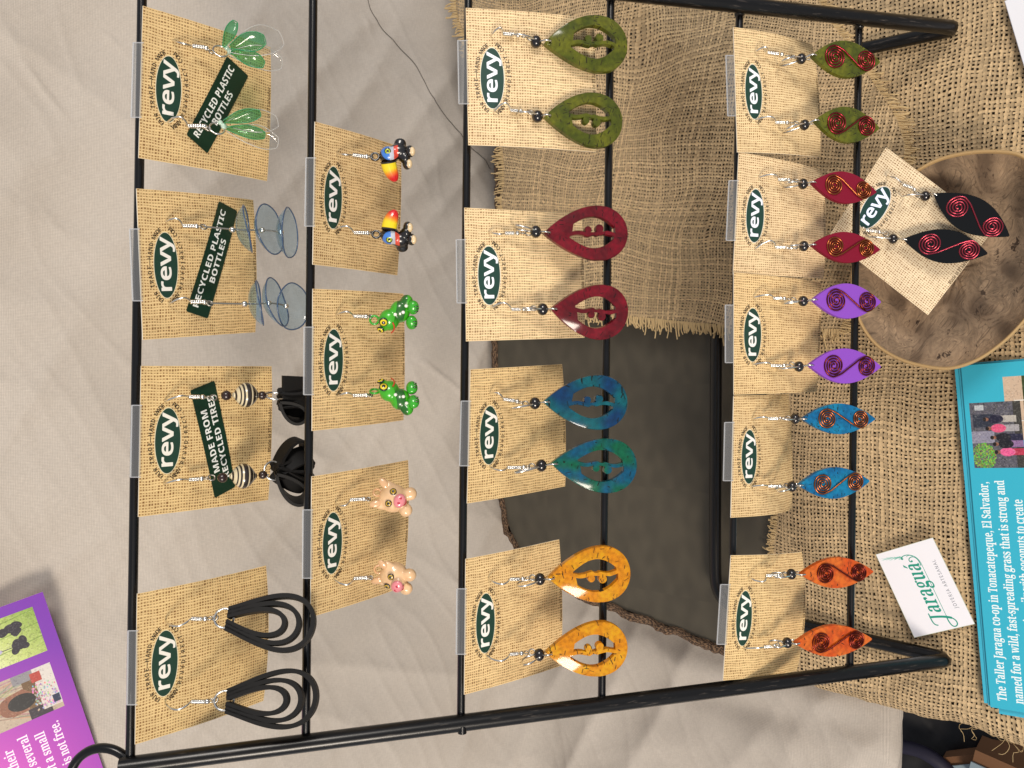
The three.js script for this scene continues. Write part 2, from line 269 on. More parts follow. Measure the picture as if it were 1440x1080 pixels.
{
  const t = thing('burlap_cover', 'open weave burlap covering the front table under the cards and bowl', 'burlap cloth', V(0.1, 0, -0.04));
  const XL = -0.157, R = 0.011, xs = (u) => { const s = u * 0.56 - 0.06; // arc length from the left roll
    if (s < -R * 1.57) return [XL - 0 + 0, -R - (-R * 1.57 - s), 1]; if (s < 0) { const a = s / R; return [XL + R + R * Math.sin(a), -R + R * Math.cos(a), 1]; } return [XL + R + s, 0, 0]; };
  const zb = -0.152, zf = 0.11;
  const base = (u, v) => { const [x, y, roll] = xs(u), z = lerp(zb, zf, v); const sh = z * 0.06, w = 0.0011 * n2(x * 14, z * 14) + 0.0004 * n2(x * 60, z * 60) + 0.0011; return V(x - sh * 0.5 + 0.0018 * n2(z * 30, 4) * (roll ? 1 : 0) + 0.0004 * n2(z * 200, u * 40), y + w, z + 0.0015 * n2(x * 40, 1) * (v < 0.02 ? 1 : 0)); };
  part(t, 'burlap_sheet', gridGeo(260, 140, base, (u, v, p) => [(u * 0.56 + 0.002 * n2(p.x * 20, p.z * 20)) / JUTE_TILE, (lerp(zb, zf, v) + 0.003 * n2(p.x * 9, p.z * 9 + 4)) / JUTE_TILE]), M.jute);
  const eg = []; for (let i = 0; i <= 60; i++) eg.push(base(0.13 + 0.8 * i / 60, 0.002));
  const f = part(t, 'fringe', fringe(eg, () => V(0, 0, -1), 0.0028, 0.0009, 0.0007), M.fibre); f.userData.kind = 'stuff';
  const hairs = []; for (let i = 0; i < 46; i++) { const v = rr(0.3, 0.78), p = base(0.09 + rr(-0.02, 0.012), v), k = [p]; for (let j = 0; j < 3; j++) k.push(k[j].clone().add(V(rr(-0.004, 0.001), rr(-0.001, 0.002), rr(-0.003, 0.003)))); hairs.push(tube(k, 0.00009, 8, 4)); }
  const h = part(t, 'loose_fibres', merge(hairs), M.fibre); h.userData.kind = 'stuff';
}
{ // second piece, laid over the slab and the front cover
  const left = [[738, 440, 0.012], [800, 443, 0.010], [875, 447, 0.008], [950, 455, 0.009], [1005, 460, 0.011], [1040, 463, 0.010], [1105, 466, 0.0045], [1185, 467, 0.0035]];
  const right = [[628, -170, 0.045], [720, -170, 0.016], [820, -170, 0.014], [900, -170, 0.014], [1000, -170, 0.012], [1060, -150, 0.006], [1080, -140, 0.005], [1100, -120, 0.0035]];
  const back = [[738, 440, 0.012], [716, 350, 0.013], [703, 285, 0.014], [706, 255, 0.017], [702, 205, 0.02], [682, 140, 0.026], [655, 62, 0.035], [640, 20, 0.04], [638, -20, 0.042], [628, -170, 0.045]];
  const front = [[1185, 467, 0.0035], [1235, 340, 0.0035], [1277, 222, 0.0035], [1262, 160, 0.004], [1241, 128, 0.004], [1206, 75, 0.004], [1166, 20, 0.004], [1100, -120, 0.0035]];
  const cv = (l) => new THREE.CatmullRomCurve3(l.map(([x, y, h]) => onLevel(x, y, h)), false, 'centripetal');
  const cl = cv(left), cr = cv(right), cb = cv(back), cf = cv(front), c00 = cb.getPoint(0), c10 = cb.getPoint(1), c01 = cf.getPoint(0), c11 = cf.getPoint(1);
  const S = (u, v) => {
    const p = cl.getPoint(v).multiplyScalar(1 - u).addScaledVector(cr.getPoint(v), u).addScaledVector(cb.getPoint(u), 1 - v).addScaledVector(cf.getPoint(u), v);
    p.addScaledVector(c00, -(1 - u) * (1 - v)).addScaledVector(c10, -u * (1 - v)).addScaledVector(c01, -(1 - u) * v).addScaledVector(c11, -u * v);
    const w = Math.min(1, v / 0.08, (1 - v) / 0.1, u / 0.05);
    const floorY = Math.max(p.z < -0.152 ? 0.002 : 0.004, 0.0112 * Math.exp(-(((p.z - onLevel(1009, 400, 0.0055).z) / 0.010) ** 2)));
    let h = 0.006 * Math.exp(-(((v - 0.56 + 0.15 * u) / 0.08) ** 2)) * sstep(0.1, 0.5, u) + 0.010 * Math.exp(-(((v - 0.5 - 0.35 * (u - 0.5)) / 0.10) ** 2)) * sstep(0.3, 0.65, u) + 0.004 * Math.exp(-(((v - 0.2) / 0.09) ** 2)) * sstep(0.1, 0.3, u);
    h += 0.0022 * n2(p.x * 20, p.z * 14) + 0.0008 * n2(p.x * 40 + 9, p.z * 26);
    p.y = Math.max(floorY, p.y + w * h) + 0.0003 * n2(p.x * 150, p.z * 150); return p;
  };
  const t = thing('burlap_runner', 'frayed second piece of burlap laid over the wooden slab', 'burlap cloth', onLevel(900, 200, 0.005));
  part(t, 'burlap_sheet', gridGeo(220, 220, S, (u, v, p) => { const a = 0.16, x = p.x + 0.004 * n2(p.x * 12, p.z * 12), z = p.z - 0.9 * p.y + 0.004 * n2(p.x * 12 + 5, p.z * 12); return [(x * Math.cos(a) + z * Math.sin(a)) / (JUTE_TILE * 0.93) + 0.3, (z * Math.cos(a) - x * Math.sin(a)) / (JUTE_TILE * 0.93) + 0.7]; }), M.jute);
  const edge = (f, n = 80) => Array.from({ length: n + 1 }, (_, i) => f(i / n));
  const fr = merge([fringe(edge((k) => S(0, 0.02 + k * 0.98)), () => V(-1, 0, 0.1), 0.0055, 0.00075, 0.0007), fringe(edge((k) => S(0.15 + k * 0.8, 0)), () => V(0, 0.3, -1), 0.004, 0.0008, 0.0005), fringe(edge((k) => S(k * 0.95, 1)), () => V(-0.25, 0, 1), 0.0038, 0.0009, 0.0005)]);
  part(t, 'fringe', fr, M.fibre).userData.kind = 'stuff';
}

// ------------------------------------------------------------------ wire rack
{
  const polesL = (x) => 1077 - 0.1305 * (x - 180), polesR = (x) => 12 + 0.1125 * (x - 1040);
  const rack = thing('earring_rack', 'black wire easel rack holding rows of earring cards', 'display rack', onRack(1345, 480, 0).setY(0));
  const RP = 0.0031, RB = 0.00155;
  // side poles turn at the front foot and run back along the table to the rear bar
  const footL = onRack(1338, polesL(1338)), footR = onRack(1352, polesR(1352)), lv = 0.0045;
  footL.y = Math.max(footL.y, lv); footR.y = Math.max(footR.y, lv);
  const L0 = onRack(168, polesL(168)), R0 = onRack(150, polesR(150));
  const bL = onLevel(1006, 850, lv + 0.001), bR = onLevel(1012, 112, lv + 0.001);
  const bend = (a, c, b, r) => { const p = [], u = a.clone().sub(c).normalize(), v = b.clone().sub(c).normalize(), A = c.clone().addScaledVector(u, r), B = c.clone().addScaledVector(v, r); for (let i = 0; i <= 6; i++) { const t = i / 6; p.push(A.clone().multiplyScalar((1 - t) ** 2).addScaledVector(c, 2 * t * (1 - t)).addScaledVector(B, t * t)); } return p; };
  const poly = (pts, r, rad = 12) => new THREE.TubeGeometry(new THREE.CatmullRomCurve3(pts, false, 'centripetal'), pts.length * 10, r, rad);
  const seg = (a, b, n = 8) => Array.from({ length: n }, (_, i) => a.clone().lerp(b, i / n));
  for (const [top, foot, bk] of [[L0, footL, bL], [R0, footR, bR]]) {
    const cn = bend(top, foot, bk, 0.006);
    const mid = cn[cn.length - 1].clone().lerp(bk, 0.35);
    part(rack, 'side_pole', poly([...seg(top, cn[0], 10), ...cn, mid], RP), M.pole);
  }
  const inL = footL.clone().lerp(bL, 0.35), inR = footR.clone().lerp(bR, 0.35);
  part(rack, 'base_wire', poly([...seg(inL, bend(inL, bL, bR, 0.016)[0], 4), ...bend(inL, bL, bR, 0.016), ...bend(bL, bR, inR, 0.016), ...seg(bend(bL, bR, inR, 0.016)[6], inR, 4).slice(1), inR], RP), M.iron);
  for (const [xr, xl] of [[201, 183], [441, 430], [659, 648], [859, 846], [1040, 1028], [1208, 1195]])
    part(rack, 'crossbar', rod(onRack(xl, polesL(xl) + 6, -0.0012), onRack(xr, polesR(xr) - 6, -0.0012), RB), M.iron);
  for (const [xr, xl] of [[441, 430], [659, 648], [859, 846], [1040, 1028], [1208, 1195]]) for (const q of [onRack(xl, polesL(xl) - 7, -0.001), onRack(xr, polesR(xr) + 7, -0.001)]) { const g = new THREE.SphereGeometry(0.0021, 12, 8), v = g.attributes.position; for (let i = 0; i < v.count; i++) { const k = 1 + 0.18 * n3(v.getX(i) * 900, v.getY(i) * 900, v.getZ(i) * 900 + xl); v.setXYZ(i, v.getX(i) * k * 0.8, v.getY(i) * k, v.getZ(i) * k); } g.computeVertexNormals(); part(rack, 'weld_bead', g.translate(q.x, q.y, q.z), M.iron); }
  // curl at the top of the left pole
  const cc = onRack(143, 1098, -0.004), ex = V(1, 0, 0), ey = UPSLOPE, ring = [];
  for (let i = 0; i <= 40; i++) { const a = -2.2 + i / 40 * 5.4, r = 0.0117 * (1 - 0.003 * i); ring.push(cc.clone().addScaledVector(ex, Math.cos(a) * r).addScaledVector(UPP, Math.sin(a) * r)); }
  part(rack, 'scroll', new THREE.TubeGeometry(new THREE.CatmullRomCurve3(ring), 120, 0.0016, 10), M.iron);
  for (const x of [650]) part(rack, 'weld_nub', rod(onRack(x, polesL(x) + 4, 0.002), onRack(x, polesL(x) + 15, 0.002), 0.0017), M.iron);
}

// ------------------------------------------------------------------ cards
const CARDW = 0.0508;
function makeCard(o) {                                             // o.c = TL, TR, BL, BR in the photograph turned upright
  const [tl, tr, bl, br] = o.c, front = o.g ?? 0.0052;
  let TL, TR, BL, BR;
  if (o.corners) [TL, TR, BL, BR] = o.corners;
  else {
    const mx = (tl[0] + tr[0]) / 2, my = (tl[1] + tr[1]) / 2, Zt = rackDepth(mx) - front, Pt = at(mx, my, Zt);
    const d = ray((bl[0] + br[0]) / 2, (bl[1] + br[1]) / 2), w = Pt.clone().sub(EYE), a = d.lengthSq(), b = d.dot(w), cc = w.lengthSq() - CARDW ** 2, disc = b * b - a * cc;
    let Zb = disc > 0 ? (b + Math.sqrt(disc)) / a : b / a; if (o.zb) Zb = lerp(Zt, Zb, o.zb);
    TL = at(...tl, Zt); TR = at(...tr, Zt); BL = at(...bl, Zb); BR = at(...br, Zb);
  }
  const n = BL.clone().sub(TL).cross(TR.clone().sub(TL)).normalize(); if (n.dot(EYE.clone().sub(TL)) < 0) n.negate();
  const bendV = o.bend ?? rr(0.0006, 0.002), curl = (o.curl ?? 0.001) * rr(0.6, 1.4), twist = rr(-0.0012, 0.0012);
  const S = (u, v, off = 0) => {
    const p = TL.clone().lerp(TR, u), q = BL.clone().lerp(BR, u); p.lerp(q, v);
    return p.addScaledVector(n, off + bendV * Math.sin(Math.PI * v) + curl * (4 * u * (1 - u) - 0.6) * v + twist * (u - 0.5) * v * 2);
  };
  const ax = TR.clone().sub(TL), ay = BL.clone().add(BR).sub(TL).sub(TR).multiplyScalar(0.5);
  const uvOf = (x, y) => { const q = onPlane(x, y, TL, n).sub(TL), vv = q.dot(ay) / ay.lengthSq(); let u = q.dot(ax) / ax.lengthSq(); const wid = lerp(1, BR.distanceTo(BL) / TR.distanceTo(TL), clamp(vv)), x0 = BL.clone().sub(TL).dot(ax) / ax.lengthSq() * vv; u = (u - x0) / wid; return [u, vv]; };
  const g = thing('earring_card', o.label, 'earring card', TL.clone().lerp(TR, 0.5), o.noGroup ? undefined : 'burlap print earring cards on the rack');
  const T = 0.00035, f = gridGeo(16, 16, (u, v) => S(u, 1 - v), (u, v) => [u, v]);
  const bk = gridGeo(16, 16, (u, v) => S(1 - u, 1 - v, -T));
  const rim = []; for (let i = 0; i <= 64; i++) { const k = (i % 64) / 16, e = Math.floor(k), t = k - e; rim.push(e === 0 ? [t, 0] : e === 1 ? [1, t] : e === 2 ? [1 - t, 1] : [0, 1 - t]); }
  const sd_ = gridGeo(64, 1, (u, v) => { const q = rim[Math.round(u * 64)]; return S(q[0], q[1], -T * (1 - v)); });
  const paper = (o.mat ?? (o.pale ? M.cardPale : M.card)).clone(); paper.color.multiplyScalar(rr(0.93, 1.01)); paper.color.b *= rr(0.95, 1.04);
  part(g, 'card_sheet', f, paper);
  part(g, 'card_back', merge([bk, sd_]), M.cardBack);
  if (o.sticker) {
    const [a, b, c, d] = o.sticker.q.map(([x, y]) => uvOf(x, y)); // TL TR BL BR
    const R = 0.07, K = 3.6, outl = []; for (const [cx, cy, a0] of [[1 - R / K, 1 - R, 0], [R / K, 1 - R, 90], [R / K, R, 180], [1 - R / K, R, 270]]) for (let i = 0; i <= 5; i++) { const an = (a0 + 18 * i) * Math.PI / 180; outl.push(new THREE.Vector2(cx + Math.cos(an) * R / K, cy + Math.sin(an) * R)); }
    const sg = new TessellateModifier(0.12, 4).modify(new THREE.ShapeGeometry(new THREE.Shape(outl)).toNonIndexed()), p = sg.attributes.position, uv = sg.attributes.uv;
    for (let i = 0; i < p.count; i++) { const s = p.getX(i), t = 1 - p.getY(i); uv.setXY(i, s, 1 - t); const u = lerp(lerp(a[0], b[0], s), lerp(c[0], d[0], s), t), v = lerp(lerp(a[1], b[1], s), lerp(c[1], d[1], s), t), w = S(u, v, 0.0003); p.setXYZ(i, w.x, w.y, w.z); }
    sg.computeVertexNormals(); part(g, 'sticker', sg, o.sticker.m);
  }
  if (o.tab) {                                                     // clear plastic clip over the bar
    const xm = (tl[0] + tr[0]) / 2, t0 = o.tab[0], t1 = o.tab[1], gs = [], xa = (y) => lerp(tl[0], tr[0], (y - tl[1]) / (tr[1] - tl[1]));
    const strip = (prof) => gridGeo(1, prof.length - 1, (u, v) => { const q = prof[Math.round(v * (prof.length - 1))], y = lerp(t1, t0, u); return at(xa(y) + q[0], y, rackDepth(xm) - q[1]); });
    gs.push(strip([[2, 0.0062], [-2, 0.0062], [-7, 0.0060], [-12, 0.0054]]), strip([[-12, 0.0046], [-9, 0.0010], [-5, -0.0004], [3, -0.0002]]));
    const side = (y) => gridGeo(1, 1, (u, v) => at(xa(y) + lerp(-12, -8, v), y, rackDepth(xm) - lerp(0.0052, 0.0046, u)));
    gs.push(side(t0), side(t1)); part(g, 'plastic_clip', merge(gs), M.clear);
    part(g, 'clip_lip', merge([rod(at(xa(t0) - 12, t0, rackDepth(xm) - 0.0049), at(xa(t1) - 12, t1, rackDepth(xm) - 0.0049), 0.0003, 6), ...[t0, t1].map((y) => rod(at(xa(y) - 12, y, rackDepth(xm) - 0.005), at(xa(y) + 2, y, rackDepth(xm) - 0.0062), 0.0002, 6))]), M.clipEdge);
  }
  return { S, uvOf, n, point: (x, y, off = 0) => S(...uvOf(x, y), off) };
}
const cards = {
  green: makeCard({ c: [[195, 222], [201, 8], [379, 254], [380, 67]], tab: [60, 165], label: 'burlap print card with green plastic flower earrings and recycled plastic sticker', sticker: { q: [[256, 189], [304, 75], [287.6, 216], [337, 103.5]], m: M.stPlastic } }),
  discs: makeCard({ c: [[201, 478], [192, 265], [362, 467], [357, 281]], tab: [322, 423], label: 'burlap print card with blue plastic disc earrings and recycled plastic sticker', sticker: { q: [[254, 438], [286, 280], [286, 448.6], [315, 294.5]], m: M.stPlastic } }),
  tires: makeCard({ c: [[194.5, 727], [198.5, 514.5], [376.7, 703], [385.6, 515]], tab: [570, 671], label: 'burlap print card with striped bead earrings and recycled tires sticker', sticker: { q: [[299.6, 700], [262, 549], [328.5, 684], [296, 535]], m: M.stTires } }),
  loops: makeCard({ c: [[190, 1047], [193, 835], [374, 987], [377, 796]], tab: [887, 991], label: 'burlap print card holding black rubber loop earrings, beside the left pole', curl: 0.002 }),
  toucan: makeCard({ c: [[440, 372], [443, 171], [562.5, 387], [563, 207]], tab: [222, 318], label: 'burlap print card with painted toucan earrings in second row' }),
  frog: makeCard({ c: [[439, 606], [440, 406], [570, 591], [567, 413]], tab: [460, 555], label: 'burlap print card with green frog earrings in second row' }),
  pig: makeCard({ c: [[437, 868], [438.5, 670], [571, 826], [574.5, 647]], tab: [717, 813], label: 'burlap print card with peach pig earrings in second row', curl: 0.002 }),
  olive3: makeCard({ c: [[658.5, 204], [655, 11], [838, 214], [837, 24]], tab: [57, 146], pale: 1, label: 'pale burlap print card with olive green teardrop earrings in third row' }),
  red3: makeCard({ c: [[655.5, 480], [653, 292], [822, 475], [820, 301]], tab: [337, 426], pale: 1, label: 'pale burlap print card with crimson teardrop earrings in third row' }),
  blue3: makeCard({ c: [[657, 708], [661.7, 519.6], [796, 684], [792.5, 512]], tab: [564, 655], label: 'burlap print card with blue and teal teardrop earrings in third row' }),
  yellow3: makeCard({ c: [[653, 977], [655, 786], [788, 936], [791, 759.5]], tab: [828, 920], label: 'burlap print card with yellow teardrop earrings in third row', curl: 0.002 }),
  maroon4: makeCard({ c: [[1031, 386], [1039, 214], [1159, 391], [1160, 238]], tab: [254, 338], pale: 1, g: 0.0056, curl: 0.002, label: 'burlap print card with maroon leaf shaped earrings in bottom row' }),
  olive4: makeCard({ c: [[1037, 214], [1031.5, 38], [1154, 221], [1147, 60]], tab: [78, 163], pale: 1, g: 0.0066, curl: 0.002, label: 'burlap print card with olive leaf shaped earrings in bottom row' }),
  purple4: makeCard({ c: [[1032, 555], [1032, 383], [1148, 551], [1158, 397]], tab: [429, 510], g: 0.0066, curl: 0.001, label: 'burlap print card with purple leaf shaped earrings in bottom row' }),
  blue4: makeCard({ c: [[1028, 728], [1032, 556], [1113, 716], [1113, 554]], tab: [594, 676], g: 0.0058, bend: 0.004, label: 'burlap print card with blue leaf shaped earrings in bottom row' }),
  orange4: makeCard({ c: [[1017, 957], [1028, 781], [1128, 946], [1130, 777]], tab: [822, 906], g: 0.0062, curl: 0.003, label: 'burlap print card with orange leaf shaped earrings in bottom row' }),
};

// ------------------------------------------------------------------ earrings
const EGROUP = 'handmade earrings in pairs on the cards';
// plane of one earring: from its hole in the card to where its lower end hangs or rests
function frame(card, hole, endPx, mode, lift = 0.003) {
  const end = endPx.slice(0, 2);
  const A = card.point(...hole, 0.0003);
  let B;
  if (typeof mode === 'number') B = onRack(...end, mode);
  else if (mode === 'card') B = card.point(...end, lift);
  else { const A2 = A.clone().addScaledVector(card.n, lift); B = onPlane(...end, A2, V(0, 0.12, 1).normalize()); }
  const n = B.clone().sub(A).cross(mode === 'card' && card.tilt ? card.tilt : V(1, 0, 0)).normalize(); if (n.dot(EYE.clone().sub(A)) < 0) n.negate();
  return { A, B, n, p: (x, y, off = 0) => onPlane(x, y, A, n).addScaledVector(n, off), mm: (x, y, px) => px * depthOf(onPlane(x, y, A, n)) / FOCAL };
}
function coilGeo(a, b, r) { const L = a.distanceTo(b), pts = [], N = 48; pts.push(new THREE.Vector2(0, 0)); for (let i = 0; i <= N; i++) pts.push(new THREE.Vector2(r * (0.86 + 0.16 * Math.abs(Math.sin(i / N * Math.PI * 7))), L * i / N)); pts.push(new THREE.Vector2(0, L)); const g = new THREE.LatheGeometry(pts, 12), d = b.clone().sub(a).normalize(); g.applyQuaternion(new THREE.Quaternion().setFromUnitVectors(V(0, 1, 0), d)); return g.translate(a.x, a.y, a.z); }
function hook(t, F, hole, c0, c1, ring, bow = 5, ringR = 0.00112) {
  const H = F.p(...hole, 0), a = F.p(...c0, 0.0014), b = F.p(...c1, 0.0014), m = (k, s, o) => F.p(lerp(hole[0], c0[0], k), lerp(hole[1], c0[1], k) + s, o);
  part(t, 'ear_hook', tube([H.clone().addScaledVector(F.n, -0.0012), m(0.05, 0, 0.0006), m(0.3, bow * 0.7, 0.0030), m(0.62, bow, 0.0042), m(0.88, bow * 0.5, 0.0030), a, b], 0.00034, 40, 8), M.silver);
  part(t, 'wire_coil', coilGeo(a, b, 0.0008), M.silver);
  part(t, 'silver_ball', ball(F.p(lerp(c1[0], ring[0], 0.22), lerp(c1[1], ring[1], 0.22), 0.0014), 0.00095), M.silver);
  const rp = F.p(...ring, 0.0014), side = V(1, 0, 0).cross(F.n).normalize();
  part(t, 'jump_ring', merge([ringGeo(rp, F.n.clone().addScaledVector(V(1, 0, 0), 0.8).normalize(), ringR, 0.00028), ringGeo(F.p(lerp(c1[0], ring[0], 0.6), lerp(c1[1], ring[1], 0.6), 0.0014), V(1, 0, 0).addScaledVector(F.n, 0.3), 0.0009, 0.00022)]), M.steel);
}
const tearHalf = (t, m = 0.84) => { // half width of a unit teardrop (length 1, full width 1) at t from its tip
  const c = 1 - 2 * t, ph = Math.acos(clamp(c, -1, 1)); return 0.5 * Math.sin(ph) * Math.sin(ph / 2) ** m / (2 * Math.sqrt((1 + m) / (2 + m)) ** (1 + m) * Math.sqrt(1 / (2 + m)));
};
function tearShape(L, W, flip) {
  const N = 40, pts = [];
  for (let i = 0; i <= N; i++) { const t = 0.5 - 0.5 * Math.cos(Math.PI * i / N); pts.push([tearHalf(t) * W, t * L]); }
  for (let i = N - 1; i > 0; i--) { const t = 0.5 - 0.5 * Math.cos(Math.PI * i / N); pts.push([-tearHalf(t) * W, t * L]); }
  const sh = new THREE.Shape(pts.map((p) => new THREE.Vector2(...p)));
  const y0 = 0.22 * L, y1 = 0.875 * L, op = (s) => W * 0.285 * Math.sin(Math.PI * clamp(s, 0.001, 0.999) ** 1.15) ** 0.8;       // the opening
  const mid = (s) => W * (0.03 + 0.022 * Math.cos(s * 12.5)), th = W * 0.038;
  const g = (s, c, w) => Math.exp(-(((s - c) / w) ** 4));
  const A = [], B = [], Y = (q) => lerp(y0, y1, q);
  for (let i = 0; i <= 44; i++) {
    const q = i / 44, a0 = mid(q) + th - W * 0.03 * g(q, 0.53, 0.05), a1 = op(q);
    if (a1 - a0 > W * 0.012) A.push([a0, a1, Y(q)]);
  }
  sh.holes.push(new THREE.Path(A.map(([a, , y]) => [a, y]).concat(A.slice().reverse().map(([, b, y]) => [b, y])).map(([x, y]) => new THREE.Vector2(flip ? -x : x, y))));
  const inner = [], rad = W * 0.072, knob = (q, k) => { const cx = mid(q) - th - rad * 0.72, cy = Y(q); for (let i = 0; i <= 18; i++) { const ph = (-48 - 264 * i / 18) * Math.PI / 180; inner.push([cx + rad * k * Math.cos(ph), cy + rad * k * Math.sin(ph)]); } };   // two curled knobs on the stem
  for (let q = 0.16; q < 0.36; q += 0.03) inner.push([mid(q) - th, Y(q)]);
  knob(0.44, 0.92); inner.push([mid(0.54) - th - W * 0.012, Y(0.54)]); knob(0.65, 1.08);
  for (let q = 0.79; q < 0.95; q += 0.03) inner.push([mid(q) - th, Y(q)]);
  const outer = []; for (let q = 0.94; q > 0.16; q -= 0.03) outer.push([-op(q), Y(q)]);
  sh.holes.push(new THREE.Path(inner.filter(([x, y]) => x > -op((y - y0) / (y1 - y0)) + W * 0.01).concat(outer).map(([x, y]) => new THREE.Vector2(flip ? -x : x, y))));
  sh.holes.push(new THREE.Path(Array.from({ length: 10 }, (_, i) => new THREE.Vector2(0.02 * W * Math.cos(i / 10 * 6.283), 0.062 * L + 0.02 * W * Math.sin(i / 10 * 6.283)))));
  return sh;
}
function leafShape(L, W) { const pts = [], N = 30; for (let i = 0; i <= N; i++) { const t = 0.012 + 0.976 * i / N; pts.push([W / 2 * Math.max(0.006, Math.sin(Math.PI * t) ** 0.92), t * L]); } for (let i = N; i >= 0; i--) { const t = 0.012 + 0.976 * i / N; pts.push([-W / 2 * Math.max(0.006, Math.sin(Math.PI * t) ** 0.92), t * L]); } return new THREE.Shape(pts.map((p) => new THREE.Vector2(...p))); } // pointed at both ends
function slabPendant(shape, L, W, T, bevel, edge, zf) {            // extruded plate, bent like a piece of shell
  let g = new THREE.ExtrudeGeometry(shape, { depth: T, bevelEnabled: true, bevelSize: bevel, bevelThickness: bevel, bevelOffset: -bevel, bevelSegments: 2, curveSegments: 8 });
  g = new TessellateModifier(edge, 5).modify(g); g.deleteAttribute('normal');
  const ox = rnd(), oy = rnd(), p = g.attributes.position, uv = g.attributes.uv;
  for (let i = 0; i < p.count; i++) { const x = p.getX(i), y = p.getY(i); uv.setXY(i, x / 0.04 + ox, y / 0.04 + oy); p.setZ(i, p.getZ(i) - T / 2 + zf(x, y)); }
  g = toCreasedNormals(g, 0.7);
  const q = g.attributes.position, nn = g.attributes.normal, e = 1e-4, a = V(0, 0, 0), b = V(0, 0, 0), c = V(0, 0, 0);
  for (let i = 0; i < q.count; i += 3) { // broad faces follow the shell's curve
    a.fromBufferAttribute(q, i); b.fromBufferAttribute(q, i + 1); c.fromBufferAttribute(q, i + 2); const f = b.clone().sub(a).cross(c.clone().sub(a)).normalize();
    const H = T / 2 + bevel - 2e-6, dz = [a, b, c].map((w) => w.z - zf(w.x, w.y)), up = dz.every((w) => w > H), dn = dz.every((w) => w < -H); f.z = up ? 1 : -1;
    if (up || dn) for (let k = 0; k < 3; k++) { const x = q.getX(i + k), y = q.getY(i + k), m = V(-(zf(x + e, y) - zf(x - e, y)) / (2 * e), -(zf(x, y + e) - zf(x, y - e)) / (2 * e), 1).normalize().multiplyScalar(Math.sign(f.z)); nn.setXYZ(i + k, m.x, m.y, m.z); }
  }
  return g;
}
function pendantBasis(F, tip, end, off = 0.0016, yaw = 0) { // x across, y down the pendant, z to the viewer
  const o = F.p(...tip, off), y = F.p(...end, off).sub(o), L = y.length(); y.normalize();
  const n = F.n.clone().addScaledVector(V(1, 0, 0), yaw).normalize(), x = y.clone().cross(n).normalize(), z = x.clone().cross(y).normalize();
  return { m: basis(o, x, y, z), L, o, x, y, z };
}
function staple(t, F, from, tip, into) { // wire link through the pendant's hole
  const a = F.p(...from, 0.0016), b = F.p(...tip, 0.0042), c = F.p(...into, 0.0030), d = F.p(lerp(tip[0], into[0], 0.5), lerp(tip[1], into[1], 0.5), -0.0012);
  part(t, 'link', tube([a, b, c, F.p(...into, 0.001), d, a], 0.00036, 30, 6, true), M.silver);
}
function beadGeo(p, r) { const g = new THREE.SphereGeometry(r, 20, 14), q = g.attributes.position; for (let i = 0; i < q.count; i++) q.setX(i, q.getX(i) * 1.12); g.computeVertexNormals(); return g.translate(p.x, p.y, p.z); }
const shellMats = {
  olive: shellMat(two([84, 94, 14], [116, 120, 26])), red: shellMat(two([106, 5, 22], [138, 10, 34])), blue: shellMat(two([4, 62, 112], [4, 104, 116]), 0.35), teal: shellMat(two([4, 108, 74], [4, 94, 132])),
  yellow: shellMat(two([244, 152, 10], [255, 176, 22])), orange: shellMat(two([228, 90, 22], [246, 122, 40]), 0.4), skyblue: shellMat(two([8, 116, 176], [14, 144, 192]), 0.4), maroon: phy(0x7c0c2a, 0.55, { specularIntensity: 0.5 }), purple: phy(0x8a4cc0, 0.5, { specularIntensity: 0.6 }), black: phy(0x030303, 0.12, { bumpMap: lumpBump, bumpScale: 0.0003 }),
};
shellMats.blue.map.repeat.set(0.7, 0.7);
function tearEarring(card, mat, label, d) {
  const F = frame(card, d.hole, d.end, 0.0066);
  const t = thing('teardrop_earring', label, 'earring', F.A, EGROUP);
  hook(t, F, d.hole, d.c0, d.c1, d.ring, d.bow ?? -6);
  part(t, 'bead', beadGeo(F.p(...d.bead, 0.0016), 0.0021), M.bead);
  const b = pendantBasis(F, d.tip, d.end, 0.0016, d.yaw ?? 0), W = F.mm((d.tip[0] + d.end[0]) / 2, d.end[1], d.w) / Math.max(0.8, Math.cos(d.yaw ?? 0));
  const g = slabPendant(tearShape(b.L, W, d.flip), b.L, W, 0.0020, 0.0004, 0.0016, (x, y) => -15 * x * x - 6.5 * (y - b.L * 0.55) ** 2 + 0.0011);
  part(t, 'pendant', g.applyMatrix4(b.m), mat);
  const into = [lerp(d.tip[0], d.end[0], 0.075), lerp(d.tip[1], d.end[1], 0.075)];
  staple(t, F, [d.bead[0] + 4, d.bead[1]], d.tip, into);
}
const ROW3 = 'third row';
